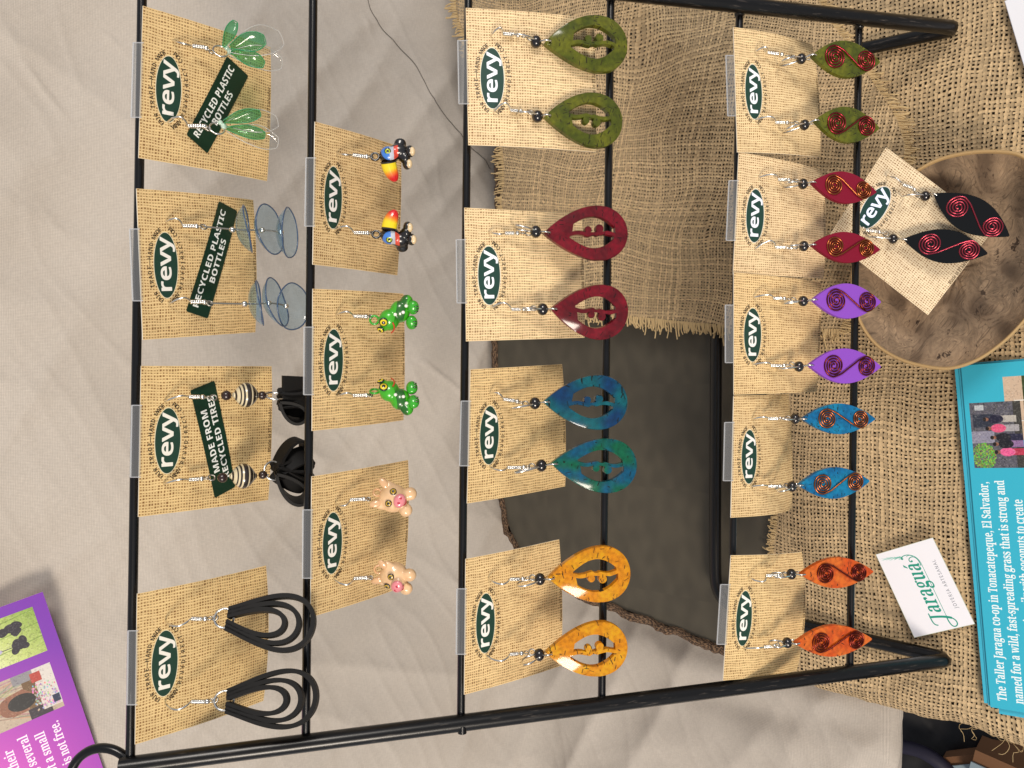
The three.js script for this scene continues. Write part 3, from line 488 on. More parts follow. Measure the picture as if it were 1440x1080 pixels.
const tears = [
  ['olive3', 'olive', 'olive green carved teardrop earring, upper of its pair, in the photo corner row', { hole: [690, 50], c0: [706, 50], c1: [722, 51], ring: [744, 56.6], bead: [752, 61.4], tip: [764, 63], end: [879, 65], w: 80, bow: -4 }],
  ['olive3', 'olive', 'olive green carved teardrop earring, lower of its pair, wire hook bowed', { hole: [693.5, 157.7], c0: [716, 157], c1: [727, 158], ring: [745, 160], bead: [754, 165.7], tip: [764, 166], end: [872, 174], w: 77, flip: 1, bow: -7 }],
  ['red3', 'red', 'crimson carved teardrop earring, upper of its pair, all over burlap', { hole: [686, 327], c0: [709, 329], c1: [722, 329], ring: [742, 329], bead: [752, 327], tip: [763, 329], end: [880, 329], w: 77, bow: 4 }],
  ['red3', 'red', 'crimson carved teardrop earring, lower of its pair, partly over the dark slab', { hole: [689, 433], c0: [718, 435.5], c1: [731, 435.5], ring: [749, 434], bead: [761.5, 435.5], tip: [773, 435.5], end: [880, 442], w: 76, flip: 1, yaw: -0.2, bow: -7 }],
  ['blue3', 'blue', 'deep blue carved teardrop earring above its teal partner', { hole: [686.7, 553], c0: [707, 561], c1: [723, 563.6], ring: [738, 567.5], bead: [751, 567], tip: [763, 565], end: [880, 566], w: 77, bow: -5 }],
  ['blue3', 'teal', 'teal green carved teardrop earring below its blue partner', { hole: [687, 656.7], c0: [712.6, 656.7], c1: [732, 656.7], ring: [747, 655], bead: [760, 654], tip: [774, 651], end: [893, 656], w: 77, flip: 1, bow: 3 }],
  ['yellow3', 'yellow', 'mustard yellow carved teardrop earring, upper of its pair', { hole: [686, 814], c0: [716, 813], c1: [730, 813], ring: [748, 811], bead: [758, 813], tip: [769.5, 811], end: [884, 803], w: 79, flip: 1, bow: 4 }],
  ['yellow3', 'yellow', 'mustard yellow carved teardrop earring, lower of its pair near left pole', { hole: [682.5, 922], c0: [716, 918], c1: [728, 917], ring: [747, 915], bead: [757, 918.6], tip: [766, 916], end: [880, 907], w: 77, bow: 4 }],
];
for (const [c, m, l, d] of tears) tearEarring(cards[c], shellMats[m], l, d);

function spiralPath(L, W, flip) { // two coils joined by a slanting piece of wire
  const r = Math.min(0.148 * L, 0.315 * W), c1 = 0.33 * L, c2 = 0.775 * L, r2 = r * 0.9, T = 3.6, pts = [], N = 90, s = flip ? -1 : 1, z = (k) => 0.00008 * Math.sin(k * 40);
  for (let i = 0; i <= N; i++) { const k = i / N, a = 2 * Math.PI * T * (k - 1), q = r * (0.13 + 0.87 * k); pts.push(V(s * q * Math.cos(a), c1 + q * Math.sin(a), z(k))); }
  for (let i = 1; i <= 5; i++) { const k = i / 6; pts.push(V(s * lerp(r, -r2, k), lerp(c1 + r * 0.35, c2 - r2 * 0.35, k), 0.0003)); }
  for (let i = 0; i <= N; i++) { const k = i / N, a = Math.PI - 2 * Math.PI * T * k, q = r2 * (1 - 0.87 * k); pts.push(V(s * q * Math.cos(a), c2 + q * Math.sin(a), z(k))); }
  return pts;
}
function leafEarring(card, mat, wire, label, d, opt = {}) {
  const F = opt.frame ?? frame(card, d.hole, d.end, 0.0066);
  const t = thing('leaf_earring', label, 'earring', F.A, opt.noGroup ? undefined : EGROUP);
  hook(t, F, d.hole, d.c0, d.c1, d.ring, d.bow ?? -3);
  part(t, 'bead', beadGeo(F.p(...d.bead, 0.0016), 0.0020), M.bead);
  const b = pendantBasis(F, d.tip, d.end, opt.off ?? 0.0016, d.yaw ?? 0), W = F.mm((d.tip[0] + d.end[0]) / 2, (d.tip[1] + d.end[1]) / 2, d.w);
  const dome = (x) => 0.0008 - 5 * x * x, T = 0.0016;
  const pm = part(t, 'pendant', slabPendant(leafShape(b.L, W), b.L, W, T, 0.0003, 0.0022, dome).applyMatrix4(b.m), mat);
  const pts = spiralPath(b.L, W, d.flip).map((p) => V(p.x, p.y, p.z + T / 2 + dome(p.x) + 0.00055).applyMatrix4(b.m));
  part(pm, 'wire_spiral', new THREE.TubeGeometry(new THREE.CatmullRomCurve3(pts), 620, 0.00034, 7), wire);
  staple(t, F, [d.bead[0] + lerp(0, d.tip[0] - d.bead[0], 0.35), lerp(d.bead[1], d.tip[1], 0.35)], d.tip, [lerp(d.tip[0], d.end[0], 0.08), lerp(d.tip[1], d.end[1], 0.08)]);
}
const leaves = [
  ['olive4', 'olive', 'redWire', 'olive leaf earring with red wire spirals, upper one nearest the rack corner', { hole: [1059, 74], c0: [1076, 76], c1: [1092, 78], ring: [1113, 82], bead: [1123.7, 85], tip: [1135, 82], end: [1231, 92], w: 51, flip: 1 }],
  ['olive4', 'olive', 'redWire', 'olive leaf earring with red wire spirals, lower one of its pair', { hole: [1061, 169], c0: [1087, 174], c1: [1100, 174], ring: [1117, 174.6], bead: [1128, 177.4], tip: [1139, 173], end: [1230, 184], w: 50 }],
  ['maroon4', 'maroon', 'copper', 'maroon leaf earring with copper wire spirals, upper one over the bowl card', { hole: [1065, 249.6], c0: [1091, 254], c1: [1103, 254], ring: [1117, 255.6], bead: [1126, 260], tip: [1135, 259], end: [1226, 273], w: 44, flip: 1 }],
  ['maroon4', 'maroon', 'copper', 'maroon leaf earring with copper wire spirals, lower one of its pair', { hole: [1060, 349.6], c0: [1087, 348.7], c1: [1101, 348.7], ring: [1115, 348], bead: [1127, 347], tip: [1135, 346], end: [1231, 353], w: 43, bow: -8 }],
  ['purple4', 'purple', 'darkRed', 'lilac purple leaf earring, upper of its pair, beside the bowl', { hole: [1058, 418], c0: [1084, 420], c1: [1096, 420], ring: [1113, 421.7], bead: [1126, 424], tip: [1136, 422.6], end: [1232, 426], w: 49, flip: 1 }],
  ['purple4', 'purple', 'darkRed', 'lilac purple leaf earring, lower of its pair, clear of the bowl', { hole: [1057, 512.4], c0: [1080.6, 514], c1: [1096, 514.6], ring: [1111, 512], bead: [1120, 515.6], tip: [1130.6, 513.7], end: [1232, 516], w: 49 }],
  ['blue4', 'skyblue', 'copper', 'bright blue leaf earring with copper spirals, upper of its pair', { hole: [1054.6, 589], c0: [1077, 588.5], c1: [1091, 588.5], ring: [1105.6, 588], bead: [1115, 588.7], tip: [1122, 588.5], end: [1225, 588.6], w: 43, flip: 1 }],
  ['blue4', 'skyblue', 'copper', 'bright blue leaf earring with copper spirals, lower of its pair', { hole: [1052, 684], c0: [1077, 683], c1: [1091, 683], ring: [1104, 682.6], bead: [1110.6, 683.5], tip: [1117, 681], end: [1217, 675], w: 44 }],
  ['orange4', 'orange', 'darkRed', 'orange leaf earring with dark red spirals, upper of its pair', { hole: [1053, 813], c0: [1074, 808], c1: [1089, 808], ring: [1101, 806.7], bead: [1109.6, 806], tip: [1119, 805], end: [1222, 801], w: 43, flip: 1, bow: 4 }],
  ['orange4', 'orange', 'darkRed', 'orange leaf earring with dark red spirals, lower one beside the left pole', { hole: [1045, 910.7], c0: [1071, 908], c1: [1084, 907], ring: [1095, 904], bead: [1104, 902], tip: [1111, 901], end: [1220, 895], w: 44 }],
];
for (const [c, m, w, l, d] of leaves) leafEarring(cards[c], shellMats[m], M[w], l, d);

// --- black rubber loops
function ribbon(pts, thick, depth, M4) {                           // flat strip following a curve, standing on edge
  const N = pts.length, nr = pts.map((p, i) => { const a = pts[Math.max(0, i - 1)], b = pts[Math.min(N - 1, i + 1)], dx = b[0] - a[0], dy = b[1] - a[1], l = Math.hypot(dx, dy) || 1; return [dy / l, -dx / l]; });
  const cs = [[-1, -1], [1, -1], [1, 1], [-1, 1], [-1, -1]], gs = [];
  for (let k = 0; k < 4; k++) gs.push(gridGeo(N - 1, 1, (u, v) => { const i = Math.round(u * (N - 1)), a = v < 0.5 ? cs[k] : cs[k + 1]; return V(pts[i][0] + nr[i][0] * a[0] * thick / 2, pts[i][1] + nr[i][1] * a[0] * thick / 2, a[1] * depth / 2).applyMatrix4(M4); }));
  for (const i of [0, N - 1]) gs.push(gridGeo(1, 1, (u, v) => V(pts[i][0] + nr[i][0] * (u - 0.5) * thick, pts[i][1] + nr[i][1] * (u - 0.5) * thick, (v - 0.5) * depth).applyMatrix4(M4)));
  return merge(gs);
}
const rubberMat = phy(0x090808, 0.6, { specularIntensity: 0.6, side: THREE.DoubleSide });
function loopEarring(label, d) {
  const F = frame(cards.loops, d.hole, d.end, 0.0072), t = thing('rubber_loop_earring', label, 'earring', F.A, EGROUP);
  hook(t, F, d.hole, d.c0, d.c1, [d.ring[0] - 13, d.ring[1]], 5, 0.0009);
  part(t, 'split_ring', ringGeo(F.p(...d.ring, 0.0018), F.n.clone().addScaledVector(V(1, 0, 0), 0.15), F.mm(...d.ring, 13), 0.00042), M.silver);
  const b = pendantBasis(F, d.tip, d.end, 0.0022, d.yaw), mm = F.mm(...d.tip, 1);
  for (const [L, W, s, sh] of [[120, 72, 13, 0], [100, 52, 8.5, 2.5], [80, 34, 3.5, 2]]) {
    const pts = []; for (let i = 0; i <= 70; i++) { const ph = 0.02 + (2 * Math.PI - 0.04) * i / 70, tt = (1 - Math.cos(ph)) / 2, hw = tearHalf(tt, 1.15) * W * Math.sign(Math.sin(ph)); pts.push([(hw + sh * tt + s * (1 - tt) ** 3 * Math.sign(Math.sin(ph))) * mm, tt * L * mm * b.L / (120 * mm) ]); }
    part(t, 'rubber_band', ribbon(pts, 0.0015, 0.0062, b.m), rubberMat);
  }
}
loopEarring('black rubber triple loop earring, upper of its pair', { hole: [231.7, 873], c0: [271, 868], c1: [286, 868.6], ring: [317, 867], tip: [323, 868], end: [442, 876], yaw: 0.42 });
loopEarring('black rubber triple loop earring, lower of its pair near left pole', { hole: [231, 988], c0: [271, 984], c1: [290, 984], ring: [317, 982], tip: [323, 982], end: [446, 977], yaw: 0.40 });

// --- striped beads with folded rubber
const stripe = dataTex(16, 256, (x, y, o) => { const k = y / 256 + 0.012 * Math.sin(x / 16 * 6.28), b = [0.06, 0.11, 0.2, 0.24, 0.3, 0.36, 0.42, 0.58, 0.64, 0.78, 0.81, 0.9, 0.94]; let c = 0; for (const q of b) if (k > q) c ^= 1; const w = 1 + 0.08 * n2(y * 0.2, x * 0.3); const e = c ? [40, 32, 28] : [222, 208, 172]; o[0] = e[0] * w; o[1] = e[1] * w; o[2] = e[2] * w; });
const stripeMat = phy(0xffffff, 0.3, { map: stripe, clearcoat: 0.6, clearcoatRoughness: 0.12 });
function tireEarring(label, d, flat) {
  const F = frame(cards.tires, d.hole, d.fl, 'hang', 0.0045), t = thing('striped_bead_earring', label, 'earring', F.A, EGROUP);
  hook(t, F, d.hole, d.c0, d.c1, d.ring, -4);
  part(t, 'small_bead', ball(F.p(...d.b1, 0.002), F.mm(...d.b1, 7)), M.brownBead);
  const a = F.p(d.big[0] - 18, d.big[1], 0.002), e = F.p(d.big[0] + 19, d.big[1], 0.002), L = a.distanceTo(e), R = F.mm(...d.big, 17.5), pts = []; for (let i = 0; i <= 28; i++) { const k = i / 28; pts.push(new THREE.Vector2(R * Math.sin(Math.PI * clamp(k, 0.04, 0.96)) ** 0.8, L * k)); }
  const lg = new THREE.LatheGeometry(pts, 28); lg.applyQuaternion(new THREE.Quaternion().setFromUnitVectors(V(0, 1, 0), e.clone().sub(a).normalize())); part(t, 'striped_bead', lg.translate(a.x, a.y, a.z), stripeMat);
  part(t, 'small_bead', ball(F.p(...d.b2, 0.002), F.mm(...d.b2, 6)), M.brownBead);
  part(t, 'split_ring', merge([ringGeo(F.p(...d.sr, 0.002), F.n.clone().addScaledVector(V(1, 0, 0), flat ? 2.6 : 0.3), F.mm(...d.sr, 13), 0.0004), rod(F.p(...d.b2, 0.002), F.p(d.b2[0] + 8, d.b2[1], 0.002), 0.0003)]), M.silver);
  const mm = F.mm(...d.fl, 1);
  d.petals.forEach(([ang, len, w, tw, dep]) => {
    const o = F.p(...d.fl, 0.001), dn = F.p(d.fl[0] + 20, d.fl[1], 0.001).sub(o).normalize(), x = dn.clone().cross(F.n).normalize();
    const y = dn.clone().multiplyScalar(Math.cos(ang)).addScaledVector(x, Math.sin(ang)).normalize(), q = F.n.clone().applyAxisAngle(y, tw), xx = y.clone().cross(q).normalize(), pts2 = [];
    for (let i = 0; i <= 40; i++) { const ph = 0.05 + (2 * Math.PI - 0.1) * i / 40, tt = (1 - Math.cos(ph)) / 2; pts2.push([tearHalf(tt) * w * mm * Math.sign(Math.sin(ph)), tt * len * mm]); }
    part(t, 'rubber_petal', ribbon(pts2, 0.0011, dep, basis(o, xx, y, q)), rubberMat);
  });
  if (flat) { // one petal is pressed flat towards the viewer
    const o = F.p(391, 548, 0.0035), dn = F.p(411, 549, 0.0035).sub(o).normalize(), x = dn.clone().cross(F.n).normalize(), sh = new THREE.Shape(); sh.moveTo(-0.005, 0); sh.lineTo(0.0035, 0.0005); sh.lineTo(0.0042, 0.0105); sh.lineTo(-0.0052, 0.0115); sh.closePath();
    part(t, 'rubber_petal', new THREE.ExtrudeGeometry(sh, { depth: 0.0011, bevelEnabled: true, bevelSize: 0.0002, bevelThickness: 0.0002, bevelSegments: 1 }).applyMatrix4(basis(o, x, dn, F.n)), rubberMat);
  }
}
tireEarring('striped bead earring with squared rubber fold, upper of its pair', { hole: [230, 564], c0: [263.5, 558], c1: [279, 558], ring: [298.5, 559], b1: [316, 556], big: [343, 555.4], b2: [366, 556], sr: [383, 556.6], fl: [391, 561], petals: [[0.62, 44, 26, 0.4, 0.009], [0.15, 46, 24, 1.0, 0.009], [-0.35, 46, 24, -0.6, 0.009]] }, true);
tireEarring('striped bead earring with looped rubber petals, lower of its pair', { hole: [229, 680], c0: [263.5, 674], c1: [278, 673], ring: [296, 671], b1: [310.5, 671], big: [339, 668.6], b2: [367, 667], sr: [382, 661], fl: [386, 662], petals: [[-0.85, 56, 27, 0.25, 0.006], [-0.42, 52, 20, 0.8, 0.008], [-0.05, 50, 18, -0.5, 0.008], [0.35, 52, 20, -0.8, 0.008], [0.74, 60, 28, 0.3, 0.009]] }, false);

// --- blue plastic discs
const bluePl = phy(new THREE.Color(0.66, 0.80, 0.91), 0.05, { transmission: 0.96, thickness: 0, ior: 1.5, side: THREE.DoubleSide }), blueRim = phy(new THREE.Color(0.10, 0.17, 0.30), 0.12, { transmission: 0.4, thickness: 0 });
function discEarring(label, d) {
  const F = frame(cards.discs, d.hole, d.d[2], 'hang', 0.005), t = thing('plastic_disc_earring', label, 'earring', F.A, EGROUP);
  hook(t, F, d.hole, d.c0, d.c1, d.ring, -6);
  const w = [d.ring, ...d.d.map((q) => [q[0], q[1]])].map(([x, y]) => F.p(x, y, 0.002));
  part(t, 'wire', tube(w, 0.0003, 30, 6), M.steel);
  part(t, 'silver_ball', merge(d.d.map(([x, y], i) => ball(F.p(x - (i ? 4 : 14), y, 0.0022), 0.0011))), M.silver);
  d.d.forEach(([x, y, dia, yaw, pitch], i) => {
    const c = F.p(x, y, 0.002), R = F.mm(x, y, dia * 0.54), ax = F.p(x + 20, y, 0.002).sub(c).normalize(), a = ax.clone().multiplyScalar(Math.cos(yaw)).addScaledVector(F.n, Math.sin(yaw)).addScaledVector(V(1, 0, 0), pitch).normalize();
    const s = a.clone().cross(F.n).normalize(), q = s.clone().cross(a).normalize(), rim = [];
    const P = (k, r) => { const wob = 1 + 0.02 * Math.sin(3 * k + i) + 0.015 * Math.sin(5 * k), th = r * 1.12, z = 0.5 * R * (1 - Math.cos(th)) / (1 - Math.cos(1.12)) * (1 + 0.08 * Math.sin(2 * k + i * 2)), rs = Math.sin(th) / Math.sin(1.12); return c.clone().addScaledVector(s, Math.cos(k) * R * rs * wob).addScaledVector(q, Math.sin(k) * R * rs * wob).addScaledVector(a, z - 0.25 * R); };
    part(t, 'plastic_disc', gridGeo(40, 10, (u, v) => P(u * 2 * Math.PI, 0.03 + 0.97 * v)), bluePl);
    for (let k = 0; k < 40; k++) rim.push(P(k / 40 * 2 * Math.PI, 1));
    part(t, 'disc_rim', tube(rim, 0.00028, 100, 5, true), blueRim);
  });
}
discEarring('three blue plastic discs earring, upper of its pair', { hole: [229, 313], c0: [255, 318.6], c1: [272, 318.8], ring: [284.7, 320], d: [[338, 324.6, 60, 0.36, 0.05], [370, 325, 64, 0.85, 0.05], [396, 328, 64, 0.65, -0.1]] });
discEarring('three blue plastic discs earring, lower of its pair', { hole: [235, 428], c0: [266, 425], c1: [284, 425], ring: [293, 427], d: [[355, 428, 58, 0.36, 0.08], [379, 427, 64, 0.72, 0.2], [403, 431, 60, 1.05, -0.1]] });

// --- green and clear plastic petals
const greenPl = phy(new THREE.Color(0.22, 0.60, 0.32), 0.08, { transmission: 0.86, thickness: 0, ior: 1.5, side: THREE.DoubleSide }), /* clear */ clearPl = phy(new THREE.Color(0.93, 0.94, 0.93), 0.04, { transmission: 0.98, thickness: 0, ior: 1.5, side: THREE.DoubleSide }), greenRim = phy(new THREE.Color(0.03, 0.26, 0.10), 0.15), clearRim = phy(new THREE.Color(0.8, 0.8, 0.78), 0.1, { transmission: 0.6, thickness: 0 });
function petalEarring(label, d) {
  const F = frame(cards.green, d.hole, d.base, 'hang', 0.004), t = thing('plastic_petal_earring', label, 'earring', F.A, EGROUP);
  hook(t, F, d.hole, d.c0, d.c1, [d.ring[0] - 12, d.ring[1]], d.bow, 0.0009);
  part(t, 'split_ring', ringGeo(F.p(...d.ring, 0.002), F.n.clone().addScaledVector(V(1, 0, 0), 0.5), F.mm(...d.ring, 10), 0.0003), M.silver);
  d.petals.forEach(([bx, by, ex, ey, w, lift, cup, green], i) => {
    const o = F.p(bx, by, 0.0025 + 0.0004 * i), y = F.p(ex, ey, 0.0025 + lift).sub(o), L = y.length(), W = F.mm(ex, ey, w); y.normalize();
    const x = y.clone().cross(F.n).normalize(), z = x.clone().cross(y).normalize();
    const P = (u, v) => { const hw = W / 2 * Math.sin(Math.PI * clamp(0.06 + v * 0.86)) ** 0.75 * (0.55 + 0.6 * v), a = (u - 0.5) * 2; return o.clone().addScaledVector(y, v * L).addScaledVector(x, a * hw).addScaledVector(z, cup * W * a * a + 0.12 * L * Math.sin(v * 2.6) + 0.06 * W * Math.sin(v * 8 + a * 3 + i) * v); };
    part(t, 'petal', gridGeo(14, 20, P), green ? greenPl : clearPl);
    const rim = []; for (let k = 0; k <= 20; k++) rim.push(P(0, k / 20)); for (let k = 20; k >= 0; k--) rim.push(P(1, k / 20));
    part(t, 'petal_rim', tube(rim, 0.00016, 80, 5), green ? greenRim : clearRim);
  });
  part(t, 'bead', merge([ball(F.p(...d.base, 0.003), 0.0011), ball(F.p(d.base[0] - 5, d.base[1] - 5, 0.003), 0.0009)]), phy(0xbfd9c8, 0.08, { clearcoat: 1 }));
}
petalEarring('green and clear plastic petal earring, upper one overlapping the sticker', { hole: [239.5, 58], c0: [269.6, 67], c1: [287, 69], ring: [309, 75], base: [322, 77], bow: 5, petals: [[318, 78, 391, 64, 44, 0.001, 0.25, 0], [320, 82, 391, 98, 36, 0.001, 0.2, 0], [312, 72, 327, 41, 16, 0.003, 0.3, 1], [322, 74, 368, 70, 29, 0.004, 0.28, 1], [322, 82, 366, 103, 24, 0.003, 0.3, 1]] });
petalEarring('green and clear plastic petal earring, lower of its pair', { hole: [234.6, 171], c0: [263.5, 179], c1: [286, 179], ring: [304, 183], base: [313, 181], bow: -6, petals: [[316, 180, 385, 178, 34, 0.001, 0.25, 0], [316, 188, 385, 208, 34, 0.001, 0.25, 0], [313, 177, 361, 170, 20, 0.004, 0.4, 1], [316, 187, 367, 200, 20, 0.003, 0.35, 1]] });

// --- little painted clay animals
function blob(prims, center, colorFn, detail = 22, k = 0.0007) {  // one continuous surface round smoothly joined ellipsoids
  const g0 = new THREE.IcosahedronGeometry(1, detail), p = g0.attributes.position, col = [];
  const f = (q) => { let d = 1e9; for (const { c, r } of prims) { const a = (q.x - c.x) / r[0], b = (q.y - c.y) / r[1], e = (q.z - c.z) / r[2], l = Math.sqrt(a * a + b * b + e * e), dd = (l - 1) * Math.min(...r) * 1.0; const h = Math.max(k - Math.abs(d - dd), 0) / k; d = Math.min(d, dd) - h * h * k * 0.25; } return d; };
  for (let i = 0; i < p.count; i++) {
    const dir = V(p.getX(i), p.getY(i), p.getZ(i)).normalize(); let lo = 0, hi = 0.012;
    for (let s = 60; s >= 0; s--) { const q = center.clone().addScaledVector(dir, hi * s / 60); if (f(q) < 0) { lo = hi * s / 60; break; } }
    let a = lo, b = lo + hi / 60; for (let s = 0; s < 12; s++) { const m = (a + b) / 2; if (f(center.clone().addScaledVector(dir, m)) < 0) a = m; else b = m; }
    const q = center.clone().addScaledVector(dir, a); p.setXYZ(i, q.x, q.y, q.z); const c = colorFn(q); col.push(c.r, c.g, c.b);
  }
  g0.setAttribute('color', new THREE.Float32BufferAttribute(col, 3)); g0.deleteAttribute('normal'); g0.deleteAttribute('uv');
  const g = mergeVertices(g0, 1e-7); g.computeVertexNormals(); return g;
}
const clay = new THREE.MeshPhysicalMaterial({ color: 0xffffff, vertexColors: true, roughness: 0.35, clearcoat: 0.9, clearcoatRoughness: 0.1 });
const gloss = (c) => phy(c, 0.3, { clearcoat: 0.9, clearcoatRoughness: 0.1 });
const CL = (r, g, b) => new THREE.Color().setRGB(r, g, b, THREE.SRGBColorSpace);
// local axes of a figure: x to the image's top (its right), y up, z to the viewer
function figure(card, d, name, label) {
  const F = frame(card, d.hole, d.at, 'hang', d.lift ?? 0.0075), t = thing(name, label, 'earring', F.A, EGROUP);
  hook(t, F, d.hole, d.c0, d.c1, [d.c1[0] + 8, d.c1[1]], d.bow, 0.0007);
  const o = F.p(...d.at, 0.0035), toEye = EYE.clone().sub(o).normalize(), up = UPP.clone().applyAxisAngle(toEye, d.roll ?? 0).addScaledVector(toEye, -UPP.dot(toEye)).normalize(), face = toEye.clone().applyAxisAngle(up, d.yaw ?? 0), x = up.clone().cross(face).normalize();
  const sc = 1.08 * depthOf(o) / FOCAL;                                   // one photograph pixel at this distance
  return { t, F, m: basis(o, x, up, face), s: sc, o, put: (g) => g.applyMatrix4(basis(o, x, up, face)) };
}
const E = (s, x, y, z, a, b, c) => ({ c: V(x * s, y * s, z * s), r: [a * s, b * s, c * s] });
const ell = (s, x, y, z, a, b, c, rot = 0) => new THREE.SphereGeometry(1, 18, 14).scale(a * s, b * s, c * s).rotateZ(rot).translate(x * s, y * s, z * s);
function eye(G, s, x, y, z, r, ringC, n = V(0, 0, 1)) {
  const mk = (rad, off, c, nm) => { const g = new THREE.SphereGeometry(rad * s, 16, 10).scale(1, 1, 0.35); g.applyQuaternion(new THREE.Quaternion().setFromUnitVectors(V(0, 0, 1), n.clone().normalize())); g.translate(x * s + n.x * off * s, y * s + n.y * off * s, z * s + n.z * off * s); return part(G.t, nm, G.put(g), gloss(c)); };
  mk(r * 1.3, 0, 0x0c0b08, 'eye_rim'); mk(r, r * 0.24, ringC, 'eye'); mk(r * 0.52, r * 0.5, 0x050505, 'pupil');
}
function loopTop(G, p, R, mat) { part(G.t, 'hanging_loop', G.put(new THREE.TorusGeometry(R * G.s, 1.5 * G.s, 8, 20).rotateY(0.5).translate(p[0] * G.s, p[1] * G.s, 0)), mat); }
function toucan(label, d, m) {
  const G = figure(cards.toucan, d, 'toucan_earring', label), s = G.s * 1.1, blk = CL(0.05, 0.045, 0.05);
  const g = blob([E(s, -1 * m, 3, 0, 11, 11, 11), E(s, -6 * m, -9, -3, 9, 12, 10), E(s, -15 * m, -11, -6, 6, 7, 5), E(s, 2 * m, -16, 2, 7, 6, 7)], V(-3 * m * s, -3 * s, 0), (q) => {
    const X = q.x / s * m, Y = q.y / s, d0 = Math.hypot(X + 7, Y - 1, 0); const k = d0 / 11;
    if (q.z / s > 3 && k < 1 && Y > -8) { return Y > 2 ? CL(0.25, 0.5, 0.85) : Y > -3 ? CL(0.78, 0.8, 0.85) : CL(0.86, 0.3, 0.22); } return blk;
  }, 26);
  part(G.t, 'body', G.put(g), clay);
  const pts = []; for (let i = 0; i <= 16; i++) { const k = i / 16; pts.push(V(m * s * (5 + 23 * k), s * (4 - 2 * k - 7 * k * k), s * (7 - 2 * k))); }
  const cv = new THREE.CatmullRomCurve3(pts), bg = new THREE.TubeGeometry(cv, 30, 1, 16), q = bg.attributes.position, cc = cv.getSpacedPoints(30), col = [];
  for (let i = 0; i < q.count; i++) { const k = Math.floor(i / 17), c = cc[k], r = s * 9.0 * Math.sqrt(Math.max(0, 1 - (k / 30) ** 2.6)) ; q.setXYZ(i, c.x + (q.getX(i) - c.x) * r, c.y + (q.getY(i) - c.y) * r, c.z + (q.getZ(i) - c.z) * r * 0.8); const t = k / 30, cl = t < 0.08 ? blk : mixC(mixC(CL(0.95, 0.85, 0.10), CL(0.96, 0.52, 0.12), sstep(0.32, 0.58, t)), CL(0.86, 0.10, 0.12), sstep(0.5, 0.78, t)); col.push(cl.r, cl.g, cl.b); }
  bg.setAttribute('color', new THREE.Float32BufferAttribute(col, 3)); bg.computeVertexNormals(); part(G.t, 'beak', G.put(bg), clay);
  eye(G, s, -6 * m, 4, 9.5, 3.0, 0xb9c832);
  for (const [fx, fy] of [[-6 * m, -22], [8 * m, -18]]) { part(G.t, 'foot', G.put(ell(s, fx, fy, 3, 7, 5.5, 6)), gloss(0x15110f)); part(G.t, 'foot_pad', G.put(ell(s, fx, fy - 2.5, 6, 5.4, 3.6, 4.2)), gloss(0xe9cfa4)); }
  loopTop(G, [0, 21], 5, gloss(0x0d0b0b));
}
toucan('painted toucan earring with rainbow beak, upper of its pair', { hole: [469, 216], c0: [495, 219.5], c1: [513, 222], at: [548, 224], bow: 4 }, -1);
toucan('painted toucan earring with rainbow beak, lower of its pair', { hole: [469, 323.6], c0: [496, 328], c1: [514, 328.5], at: [549, 332], bow: -5 }, 1);
function frog(label, d, m) {
  const G = figure(cards.frog, d, 'frog_earring', label), s = G.s;
  const g = blob([E(s, 0, 6, 2, 14, 13, 12.4), E(s, -10 * m, -8, -2, 14.5, 13, 12), E(s, -23 * m, -17, -4, 9, 8, 8), E(s, -1 * m, 15, 7, 6, 5, 5), E(s, 10 * m, 14, 5, 5, 5, 5)], V(-6 * m * s, -2 * s, 0), (q) => { const X = q.x / s * m, Y = q.y / s; const k = sstep(4, -8, X + Y * 0.4) * sstep(3, 9, Math.abs(Y + 6 - X * 0.2) < 6 ? 9 : 2); return mixC(CL(0.24, 0.68, 0.10), CL(0.06, 0.30, 0.05), k * 0.85); }, 26);
  part(G.t, 'body', G.put(g), clay);
  eye(G, s, -1 * m, 13, 13.5, 4.6, 0xe8d21c); eye(G, s, 11 * m, 17, 9, 4.0, 0xe8d21c, V(0.5 * m, 0.4, 0.8));
  const mp = []; for (let i = 0; i <= 8; i++) { const k = i / 8; mp.push(V(m * s * lerp(-1, 16, k), s * (1.5 - 3 * Math.sin(k * 3.1) + 2 * k), s * (14.4 - 6.5 * k * k))); } part(G.t, 'mouth', G.put(tube(mp, 1.0 * s, 20, 6)), gloss(0xcf3a1c));
  for (const [x, y, z] of [[-10 * m, -2, 9.6], [-13 * m, -12, 9.8], [-20 * m, -16, 5]]) part(G.t, 'spot', G.put(ell(s, x, y, z, 2.3, 2.3, 1.4)), gloss(0xf2f0e6));
  for (const [x, y, z] of [[2 * m, -23, 7], [-18 * m, -25, 5]]) { const f = part(G.t, 'foot', G.put(ell(s, x, y, z, 9.5, 7.5, 7)), gloss(0x34a822)); for (const o of [-3.5, 0, 3.5]) part(f, 'toe_line', G.put(ell(s, x + o, y - 3.5, z + 5.8, 0.6, 3.2, 1.1)), gloss(0x0a1a06)); }
  loopTop(G, [1 * m, 25], 5.5, gloss(0x2fa31d));
}
function mixC(a, b, t) { return a.clone().lerp(b, t); }
frog('green clay frog earring, upper of its pair, facing the viewer', { hole: [469, 444], c0: [496, 445], c1: [512, 445.6], at: [551, 450], bow: -5, yaw: -0.35 }, -1);
frog('green clay frog earring, lower of its pair, seen from the side', { hole: [470.6, 559], c0: [495, 556], c1: [512, 555.6], at: [551, 551], bow: -5, yaw: 0.55 }, 1);
